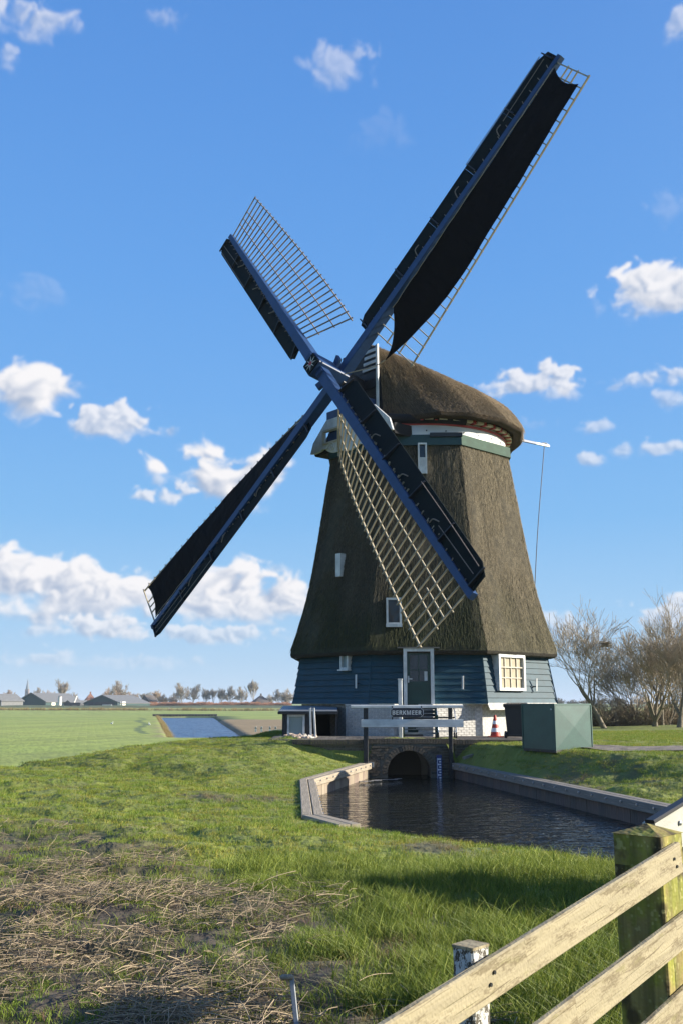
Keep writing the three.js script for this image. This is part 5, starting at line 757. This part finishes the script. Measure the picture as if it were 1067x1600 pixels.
  [400, 409, 422, 431].forEach((px, i) => { const D = 84, p = at(px, 1142, D), gy = G(p.x, -D), t = thing('white_bollard', labs[i], 'post', V(p.x, gy, -D), 0, 'short white posts by the ploughed field'); const h = .42; t.position.y = Math.max(gy, at(px, 1143.5, D).y); part('post', box(.14, h, .12, 0, h / 2, 0), M.white, t); part('dark_band', box(.145, .07, .125, .0, h - .12, 0), M.black, t); });
  [[175, 1132, 'white bird resting in the green field left of the dark field track'], [234, 1134, 'white bird in the field between the track and the canal'], [266, 1109, 'white bird in the farthest strip of field beyond the canal']].forEach(([px, py, lab]) => { let D = 60; for (let k = 0; k < 200; k++) { const p = at(px, py, D); if (p.y < G(p.x, -D)) break; D *= 1.02; } const p = at(px, py, D), t = thing('white_bird', lab, 'bird', V(p.x, G(p.x, -D), -D), .6 + px), s = D > 200 ? .75 : .42; const wm = mat(.8, .8, .78, .8); part('body', new THREE.SphereGeometry(.32 * s, 12, 10).scale(1.5, .75, .8).translate(0, .3 * s, 0), wm, t); part('neck', [tubeG([V(.35 * s, .38 * s, 0), V(.5 * s, .62 * s, 0), V(.46 * s, .85 * s, 0)], .07 * s, 6, 8), new THREE.SphereGeometry(.1 * s, 8, 6).translate(.5 * s, .88 * s, 0)], wm, t); part('bill', new THREE.ConeGeometry(.04 * s, .18 * s, 6).rotateZ(-Math.PI / 2).translate(.66 * s, .86 * s, 0), mat(.5, .25, .05, .6), t); });
}

// ------------------------------------------------------------------ bare trees
function grow(seed, o) {   // -> { trunk, crown } geometries; o: h, spread, depth, rMin, seg, lean, fork, up
  const R = rng(seed), T = { trunk: [[], [], []], crown: [[], [], []] }, tips = [];
  function tube(dst, pts, r0, r1, sides) { const [P, N, I] = dst, b = P.length / 3; const n = pts.length; for (let i = 0; i < n; i++) { const d = pts[Math.min(n - 1, i + 1)].clone().sub(pts[Math.max(0, i - 1)]).normalize(), x = Math.abs(d.y) > .9 ? V(1, 0, 0) : V(0, 1, 0), u = x.clone().cross(d).normalize(), v = d.clone().cross(u), r = lerp(r0, r1, i / (n - 1)); for (let k = 0; k < sides; k++) { const a = k / sides * Math.PI * 2, q = u.clone().multiplyScalar(Math.cos(a)).addScaledVector(v, Math.sin(a)); P.push(pts[i].x + q.x * r, pts[i].y + q.y * r, pts[i].z + q.z * r); N.push(q.x, q.y, q.z); } } for (let i = 0; i < n - 1; i++) for (let k = 0; k < sides; k++) { const a = b + i * sides + k, c = b + i * sides + (k + 1) % sides; I.push(a, c, a + sides, c, c + sides, a + sides); } }
  function branch(p, d, len, r, lvl) {
    const seg = lvl > 2 ? 3 : 5, pts = [p.clone()]; let q = p.clone(), dd = d.clone();
    for (let i = 0; i < seg; i++) { dd.add(V((R() - .5) * o.wob, (R() - .5) * o.wob * .6 + o.up * (lvl ? 1 : .4), (R() - .5) * o.wob)).normalize(); q = q.clone().addScaledVector(dd, len / seg); pts.push(q); }
    const r1 = Math.max(o.rMin, r * (lvl >= o.depth ? .5 : .62)); tube(lvl < 2 ? T.trunk : T.crown, pts, r, r1, lvl < 2 ? 7 : lvl < 4 ? 4 : 3);
    if (lvl >= o.depth) { tips.push(q); return; }
    const n = lvl === 0 ? o.fork : 2 + (R() < o.more ? 1 : 0);
    for (let i = 0; i < n; i++) { const t = lvl === 0 ? 1 : i === 0 ? 1 : .35 + .6 * R(), k = Math.min(seg, Math.max(1, Math.round(t * seg))), base = pts[k], az = R() * 6.28 + i * 2.4, sp = o.spread * (.6 + .8 * R()) * (i === 0 ? .45 : 1); const side = V(Math.cos(az), 0, Math.sin(az)); side.addScaledVector(dd, -side.dot(dd)).normalize(); branch(base, dd.clone().multiplyScalar(Math.cos(sp)).addScaledVector(side, Math.sin(sp)).normalize(), len * ((o.ratio ?? .62) + .24 * R()) * (lvl === 0 ? o.first : 1), Math.max(o.rMin, lerp(r, r1, t) * (i === 0 ? .8 : .62)), lvl + 1); }
  }
  branch(V(0, -.2, 0), V(o.lean?.[0] ?? 0, 1, o.lean?.[1] ?? 0).normalize(), o.trunk, o.r, 0);
  const mk = ([P, N, I]) => { const g = new THREE.BufferGeometry(); g.setAttribute('position', new THREE.Float32BufferAttribute(P, 3)); g.setAttribute('normal', new THREE.Float32BufferAttribute(N, 3)); const uv = new Float32Array(P.length / 3 * 2); for (let i = 0; i < uv.length / 2; i++) { uv[i * 2] = P[i * 3] + P[i * 3 + 2]; uv[i * 2 + 1] = P[i * 3 + 1]; } g.setAttribute('uv', new THREE.BufferAttribute(uv, 2)); g.setIndex(I); return g; };
  return { trunk: mk(T.trunk), crown: mk(T.crown), tips };
}
function plantTree(name, label, cat, pos, g, mT, mC, scale, turn, group) { const t = thing(name, label, cat, pos, turn, group); t.scale.set(...(scale.length ? scale : [scale, scale, scale])); part('trunk', g.trunk, mT, t); part('crown', g.crown, mC, t); return t; }
{
  // the near bare trees right of the mill
  const D = 40, tr = [
    [948, 1152, 40, 'leaning bare tree with a forked trunk, nearest to the green cabinet', { trunk: 1.15, r: .12, depth: 7, ratio: .68, rMin: .0065, spread: .54, wob: .26, up: .05, fork: 4, more: .62, first: 1.15, lean: [-.5, .1] }, 101],
    [1024, 1156, 41, 'broad bare tree with many steep stems, carrying the nest', { trunk: .4, r: .16, depth: 7, ratio: .68, rMin: .007, spread: .52, wob: .24, up: .05, fork: 7, more: .62, first: 3.5, lean: [-.14, 0] }, 102],
    [1036, 1156, 42.5, 'slim upright bare tree just right of the broad many-stemmed one', { trunk: 1.3, r: .08, depth: 6, ratio: .68, rMin: .0055, spread: .42, wob: .25, up: .05, fork: 4, more: .6, first: .95, lean: [.05, 0] }, 103],
    [1061, 1156, 39, 'bare tree with pale twin stems at the right picture edge', { trunk: .6, r: .14, depth: 7, ratio: .68, rMin: .0055, spread: .48, wob: .25, up: .05, fork: 6, more: .6, first: 2.3, lean: [.12, 0] }, 104],
    [1000, 1155, 44, 'twiggy many-stemmed bare tree behind and left of the one with the nest', { trunk: .4, r: .11, depth: 7, ratio: .68, rMin: .007, spread: .52, wob: .25, up: .05, fork: 6, more: .58, first: 3.0 }, 106],
    [1046, 1155, 43, 'twiggy bare tree squeezed between the slim one and the pale twin stems', { trunk: .4, r: .1, depth: 7, ratio: .68, rMin: .0065, spread: .5, wob: .25, up: .05, fork: 5, more: .56, first: 2.9 }, 107],
    [1100, 1154, 44, 'bare tree just outside the right picture edge, branches reaching in', { trunk: .6, r: .14, depth: 7, ratio: .68, rMin: .0055, spread: .48, wob: .25, up: .05, fork: 5, more: .6, first: 2.2, lean: [-.1, 0] }, 105]];
  for (const [px, py, d, lab, o, seed] of tr) { const p = at(px, py, d); p.y = G(p.x, p.z); const g = grow(seed, o); plantTree('bare_tree', lab, 'tree', p, g, M.bark, M.twig, 1, 0); }
  // nest of sticks
  { const R = rng(44), p = at(945.5, 1007, 39.6), t = thing('bird_nest', 'dark clump of sticks, a bird nest, high in the bare branches', 'nest', p), gs = []; for (let i = 0; i < 90; i++) { const a = R() * 6.28, r = .03 + .11 * R(), y = -.1 + Math.pow(R(), .7) * .2, rr = r * lerp(.15, 1, (y + .12) / .2), d = V(-Math.sin(a), (R() - .5) * .5, Math.cos(a)).normalize(), c = V(Math.cos(a) * rr, y, Math.sin(a) * rr * .8), l = .1 + R() * .16; gs.push(beamG(c.clone().addScaledVector(d, -l), c.clone().addScaledVector(d, l), .012, .012)); } part('sticks', gs, M.twig, t); }
  // brushwood behind the trees
  const br = grow(201, { trunk: .3, r: .022, depth: 5, rMin: .005, spread: .6, wob: .4, up: .05, fork: 6, more: .6, first: 1.5 }), bg = mergeGeometries([br.trunk, br.crown]), R = rng(17), list = [], cols = [];
  for (let i = 0; i < 430; i++) { const d = 43 + R() * 9, px = 868 + R() * 300, p = at(px, 1150, d), s = (.6 + R() * 1.0) * (px < 930 ? .7 : 1); list.push(new THREE.Matrix4().makeRotationY(R() * 6.28).scale(V(s, s * (.7 + R() * .5), s)).setPosition(p.x, G(p.x, p.z) - .1, p.z)); const f = .6 + R() * .8; cols.push(new THREE.Color().setRGB(.85 * f, .82 * f, .78 * f)); }
  tag(instanced('brushwood', bg, M.twig, list, scene, cols), 'tangled brown brushwood along the foot of the bare trees at right', 'brushwood', null, 'stuff');
}
{
  // far trees: four habits, each tree a thing of its own
  const base = { rMin: .05, wob: .3, more: .5, ratio: .66 };
  const kinds = [grow(301, { ...base, trunk: .9, r: .24, depth: 7, spread: .46, up: .07, fork: 5, first: 3.0 }), grow(302, { ...base, trunk: .7, r: .22, depth: 7, spread: .58, up: .05, fork: 6, first: 3.2 }), grow(303, { ...base, trunk: 1.2, r: .22, depth: 7, spread: .34, up: .12, fork: 4, first: 2.8 }), grow(304, { ...base, trunk: .4, r: .2, depth: 6, spread: .75, up: .03, fork: 9, first: 4.0 })];
  const dims = kinds.map((k) => { k.crown.computeBoundingBox(); const b = k.crown.boundingBox; return { h: b.max.y, w: (b.max.x - b.min.x + b.max.z - b.min.z) / 2 }; });
  // px, top py, width px, depth, kind, material, label
  const rows = [
    [98, 1059, 24, 520, 0, 1, 'tall pale bare tree rising right of the left green barn'], [60, 1073, 18, 620, 1, 1, 'small bare tree just right of the church spire'], [76, 1077, 26, 560, 3, 2, 'bushy brown shrubbery behind the left green barn'], [86, 1079, 20, 540, 3, 1, 'low bushy tree left of the tall pale bare one'], [116, 1080, 22, 640, 3, 1, 'faint bushy trees between the two barns'], [14, 1077, 22, 640, 1, 2, 'low bare trees at the left edge behind the purplish roof'],
    [186, 1062, 30, 540, 1, 1, 'broad rounded bare tree above the second green barn'], [171, 1072, 22, 560, 3, 2, 'loose bare tree left of the broad rounded one'], [183, 1078, 34, 500, 3, 2, 'dense orange-brown bush right behind the second barn'], [203, 1079, 26, 505, 3, 2, 'dense orange-brown bush at the right end of the second barn'],
    [247, 1077, 22, 600, 0, 2, 'thin bare tree right of the dark steep-roofed house'], [257, 1083, 20, 560, 3, 2, 'reddish low thicket left of the dark round-topped tree'], [272, 1083, 17, 530, 3, 3, 'small dark round-topped tree before the tree row'], [286, 1066, 28, 560, 1, 1, 'tallest pale tree at the left end of the far tree row'], [303, 1068, 26, 565, 1, 3, 'dark tree second from the left in the far tree row'], [321, 1073, 18, 570, 0, 3, 'slim dark tree third in the far tree row'], [334, 1075, 15, 570, 2, 3, 'narrow dark tree fourth in the far tree row'], [345, 1073, 17, 572, 0, 3, 'dark tree in the middle of the far tree row'], [361, 1071, 24, 568, 1, 3, 'broad dark tree right of the middle of the far tree row'], [380, 1072, 21, 560, 1, 1, 'round pale brown tree near the right end of the far tree row'], [397, 1061, 24, 600, 2, 1, 'tall thin pale tree behind the pyramid roofed farmhouse'], [421, 1083, 16, 580, 3, 1, 'low thicket right of the pyramid roofed farmhouse'], [436, 1076, 20, 540, 1, 3, 'dark bare tree left of the black shed roof line'], [450, 1074, 24, 530, 3, 1, 'bushy brown tree close to the left edge of the mill'], [231, 1080, 20, 620, 0, 1, 'faint bare tree behind the dark steep-roofed house'], [214, 1082, 18, 600, 0, 2, 'faint bare tree left of the dark steep-roofed house'],
    [872, 1089, 22, 520, 3, 3, 'low dark bush showing at the right eaves of the mill'], [895, 1092, 26, 540, 3, 3, 'far low dark tree above the green cabinet'], [915, 1091, 24, 560, 3, 1, 'far brown trees between cabinet and leaning tree'], [938, 1090, 22, 540, 1, 3, 'far dark trees behind the leaning bare tree'], [965, 1088, 30, 560, 3, 1, 'far brown trees between the two near bare trees'], [1000, 1088, 30, 560, 3, 3, 'far dark trees behind the broad bare tree']];
  const mats = { 1: M.twigFar, 2: M.twigFar2, 3: M.twigFar3 }, R = rng(71);
  for (const [px, py, w, D, k, m, lab] of rows) { const p = at(px, py, D), gy = farY(D, px), h = p.y - gy, wm = w * D / FL, sy = h / dims[k].h, sx = wm / dims[k].w; plantTree(k === 3 ? 'bush' : 'far_tree', lab, k === 3 ? 'bush' : 'tree', V(p.x, gy, -D), kinds[k], m === 3 ? M.twigFar3 : M.twigFar, mats[m], [sx, sy, sx], R() * 6.28, null); }
  { const R = rng(15), g = kinds[3].crown, list = [], cols = [], h0 = dims[3].h; for (let i = 0; i < 260; i++) { const px = 205 + R() * 245, D = 505 + R() * 20, p = at(px, 1100, D), s = (1.5 + R() * 1.2) / h0; list.push(new THREE.Matrix4().makeRotationY(R() * 6).scale(V(s * 1.6, s, s * 1.6)).setPosition(p.x, farY(D, px) - .1, -D)); const f = .7 + R() * .6; cols.push(new THREE.Color().setRGB(1.1 * f, .8 * f, .7 * f)); } tag(instanced('hedge', g, M.twigFar2, list, scene, cols), 'long low reddish brown hedge under the far tree row', 'hedge', null, 'stuff'); }
  // the low mass of scrub along the horizon
  const g = kinds[3].crown, list = [], cols = []; for (let i = 0; i < 150; i++) { const px = R() < .8 ? R() * 470 - 20 : 850 + R() * 240, D = 640 + R() * 200, p = at(px, 1100, D), s = .28 + R() * .25; list.push(new THREE.Matrix4().makeRotationY(R() * 6).scale(V(s * 1.8, s * .62, s * 1.8)).setPosition(p.x, farY(D, px), -D)); const f = .7 + R() * .7; cols.push(new THREE.Color().setRGB(f * 1.1, f, f)); }
  tag(instanced('far_scrub', g, M.twigFar, list, scene, cols), 'low brown scrub along the horizon behind the farms', 'scrub', null, 'stuff');
}
// ------------------------------------------------------------------ grass, straw and weeds
{
  const R = rng(123);
  function blade(P, N, I, C, x, z, yaw, h, w, bend, tone, seg = 3) { const b = P.length / 3, dx = Math.cos(yaw), dz = Math.sin(yaw), nx = -dz, nz = dx; for (let i = 0; i <= seg; i++) { const t = i / seg, y = h * t * (1 - .25 * bend * t), o = h * bend * t * t, ww = w * (1 - t * .92) / 2; for (const s of [-1, 1]) { P.push(x + nx * o + dx * s * ww, y, z + nz * o + dz * s * ww); N.push(nx * .9, .4, nz * .9); C.push(tone[0] * (.75 + .35 * t), tone[1] * (.75 + .35 * t), tone[2] * (.75 + .35 * t)); } } for (let i = 0; i < seg; i++) { const a = b + i * 2; I.push(a, a + 1, a + 2, a + 1, a + 3, a + 2); } }
  function tuft(n, rad, h, w, bend, tones, seg) { const P = [], N = [], I = [], C = []; for (let i = 0; i < n; i++) { const a = R() * 6.28, r = rad * Math.sqrt(R()); blade(P, N, I, C, r * Math.cos(a), r * Math.sin(a), R() * 6.28, h * (.5 + .8 * R()), w * (.7 + .6 * R()), bend * (.3 + 1.2 * R()), tones[Math.floor(R() * tones.length)], seg); } const g = new THREE.BufferGeometry(); g.setAttribute('position', new THREE.Float32BufferAttribute(P, 3)); g.setAttribute('normal', new THREE.Float32BufferAttribute(N, 3)); g.setAttribute('color', new THREE.Float32BufferAttribute(C, 3)); g.setIndex(I); return g; }
  const gm = new THREE.MeshPhysicalMaterial({ color: 0xffffff, vertexColors: true, roughness: .75, transmission: .4, thickness: 0, specularIntensity: .4, side: THREE.DoubleSide });
  const fresh = [[.25, .35, .05], [.2, .31, .04], [.3, .39, .06], [.18, .29, .04]], lawnT = [[.31, .36, .05], [.37, .39, .07], [.26, .33, .045], [.42, .4, .12]], lush = [[.21, .29, .05], [.27, .35, .055], [.33, .39, .07], [.17, .25, .045]], dry = [[.36, .29, .16], [.30, .24, .13], [.42, .35, .21], [.18, .2, .06]];
  const kinds = { lawn: [0, 1, 2].map(() => tuft(34, .11, .034, .006, .8, lawnT, 2)), mid: [0, 1, 2].map(() => tuft(28, .1, .06, .007, .7, fresh, 3)), lush: [0, 1, 2].map(() => tuft(34, .12, .125, .007, .8, lush, 4)), dry: [0, 1].map(() => tuft(22, .12, .15, .006, 1.3, dry, 4)) };
  const L = {}; for (const k in kinds) L[k] = kinds[k].map(() => ({ m: [], c: [] }));
  const put = (k, x, z, s, f, sy = 1) => { const l = L[k][Math.floor(R() * L[k].length)]; l.m.push(new THREE.Matrix4().makeRotationY(R() * 6.28).scale(V(s, s * sy, s)).setPosition(x, G(x, z) - .008, z)); l.c.push(new THREE.Color().setRGB(f[0], f[1], f[2])); };
  const yardQ = (x, z) => z < -26 && Math.hypot(x - AX.x, z - AX.z) < 7.6 && x > -1.9 && x < 5.9;
  let n = 0;
  for (let row = 4.4; row < 36; ) {
    const dens = row < 9 ? 150 : row < 14 ? 95 : row < 22 ? 75 : 60, dz = row < 12 ? .4 : .8, hw = row * .40 + 1.2, cnt = Math.round(dens * dz * 2 * hw);
    for (let i = 0; i < cnt; i++) {
      const x = (R() * 2 - 1) * hw, z = -(row + R() * dz); if (inPoly(basin, x, z) || yardQ(x, z) || -sd(dike, x, z) < -3) continue; if (near(basin, x, z)[0] < .22 && (x < 0.2 || z < -14) ) continue;
      if (x > 4 && z < -18 && inPoly(pathP, x, z)) continue;
      const ro = roughAt(x, z), ba = bareAt(x, z) * sst(-24, -18, z), v = fbm(x * .5 + 9, z * .5, 3), w = fbm(x * 1.7, z * 1.7 + 33, 3);
      const lushZone = sst(.15, .75, sst(-11.2, -8.6, z) * (1 - ro) * (.6 + w * .8));
      const tint = [lerp(.85, 1.25, v) * lerp(.9, 1.1, w), lerp(.9, 1.12, v) * lerp(.9, 1.1, w), lerp(.8, 1.1, w)];
      if (ro > .5) { const q = R(); const cl = fbm(x * 2.2 + 5, z * 2.2, 3); if (q < .36 * sst(.5, .75, cl) + .05) put('lush', x, z, .45 + .4 * R(), tint); else if (q < .42) put('mid', x, z, .5 + .6 * R(), tint); else if (q < .62) put('dry', x, z, .3 + .4 * R(), [.8 + .4 * R(), .75 + .35 * R(), .7 + .3 * R()]); else continue; }
      else if (ba > .45 && R() < ba * .85) { if (R() < .35) put('dry', x, z, .4 + .4 * R(), [1, .95, .8]); else continue; }
      else if (R() < lushZone) put('lush', x, z, (.55 + .6 * R()) * (R() < .05 ? 1.4 : 1), tint);
      else if (R() < .35 + .3 * w) put('mid', x, z, .6 + .6 * R(), tint);
      else put('lawn', x, z, .8 + .6 * R(), [tint[0] * 1.05, tint[1], tint[2]]);
      n++;
    }
    row += dz;
  }
  const meadow = thing('grass', 'green winter grass covering the dike and the banks of the mill race', 'grass'); meadow.userData.kind = 'stuff';
  for (const k in kinds) kinds[k].forEach((g, i) => instanced(k === 'dry' ? 'dry_grass' : 'grass_blades', g, gm, L[k][i].m, meadow, L[k][i].c));
  // cut reed stalks lying about in the rough corner
  const sm = mat(1, 1, 1, .8, { vertexColors: false }), stalks = [0, 1, 2, 3, 4].map((i) => { const l = .11 + .03 * i, b = [.01, .03, .06, .02, .04][i], P = []; for (let k = 0; k <= 6; k++) { const t = k / 6; P.push(V((t - .5) * l, b * Math.sin(t * Math.PI * (i % 2 ? 1 : .7)) * l * 2, (.05 * l * Math.sin(t * 4 + i)))); } return tubeG(P, .0019, 4, 8); });
  const SL2 = stalks.map(() => ({ m: [], c: [] }));
  const lay = (x, z, s, steep) => { const k = Math.floor(R() * 5), q = new THREE.Matrix4().makeRotationFromEuler(new THREE.Euler((R() - .5) * 1.2, R() * 6.28, (R() - .5) * steep)); q.scale(V(s, s, s)).setPosition(x, G(x, z) + .015 + R() * .05, z); SL2[k].m.push(q); const f = .3 + R() * .85; SL2[k].c.push(new THREE.Color().setRGB(.37 * f, .285 * f, .18 * f)); };
  for (let i = 0; i < 60000; i++) { const z = -(4.6 + R() * 8.2), x = (R() * 2 - 1) * (-z * .4 + .6), ro = roughAt(x, z), pat = fbm(x * 1.4 + 77, z * 1.4, 4); if (R() < ro * sst(.36, .6, pat) * .9) lay(x, z, .4 + R() * .8 * (R() < .12 ? 1.5 : 1), .3); }
  for (let i = 0; i < 900; i++) { const z = -(9 + R() * 18), x = (R() * 2 - 1) * (-z * .38), v = fbm(x * .8 + 3, z * .8 + 50, 3); if (v > .55 && !inPoly(basin, x, z) && !yardQ(x, z) && near(basin, x, z)[0] > .3) lay(x, z, .35 + R() * .4, .8); }
  const reed = thing('dead_reed', 'pale dead reed stalks strewn over the bare lower left corner', 'dead reed'); reed.userData.kind = 'stuff'; stalks.forEach((g, i) => instanced('reed_stalk', g, sm, SL2[i].m, reed, SL2[i].c));
  // dry reed fringe along the canal and far ditch
  const rf = [], rc = [], rg = tuft(14, .4, 1.0, .05, .5, dry, 2); for (let i = 0; i < 2600; i++) { const t = R(), side = R() < .6; let x, z; if (side) { z = lerp(-95, -234, t); x = lerp(-15.4, -41.8, t) - R() * .8; } else { z = -350 - R() * 6; x = -190 + R() * 175; } const s = side ? .22 + .25 * R() : .7 + .7 * R(); rf.push(new THREE.Matrix4().makeRotationY(R() * 6).scale(V(s * 1.5, s, s * 1.5)).setPosition(x, G(x, z) - .05, z)); const f = .8 + R() * .5; rc.push(new THREE.Color().setRGB(f * 1.1, f, f * .8)); }
  tag(instanced('reed_fringe', rg, gm, rf, scene, rc), 'dry yellow reeds fringing the canal and the far ditch', 'reeds', null, 'stuff');
}

renderer.render(scene, camera);
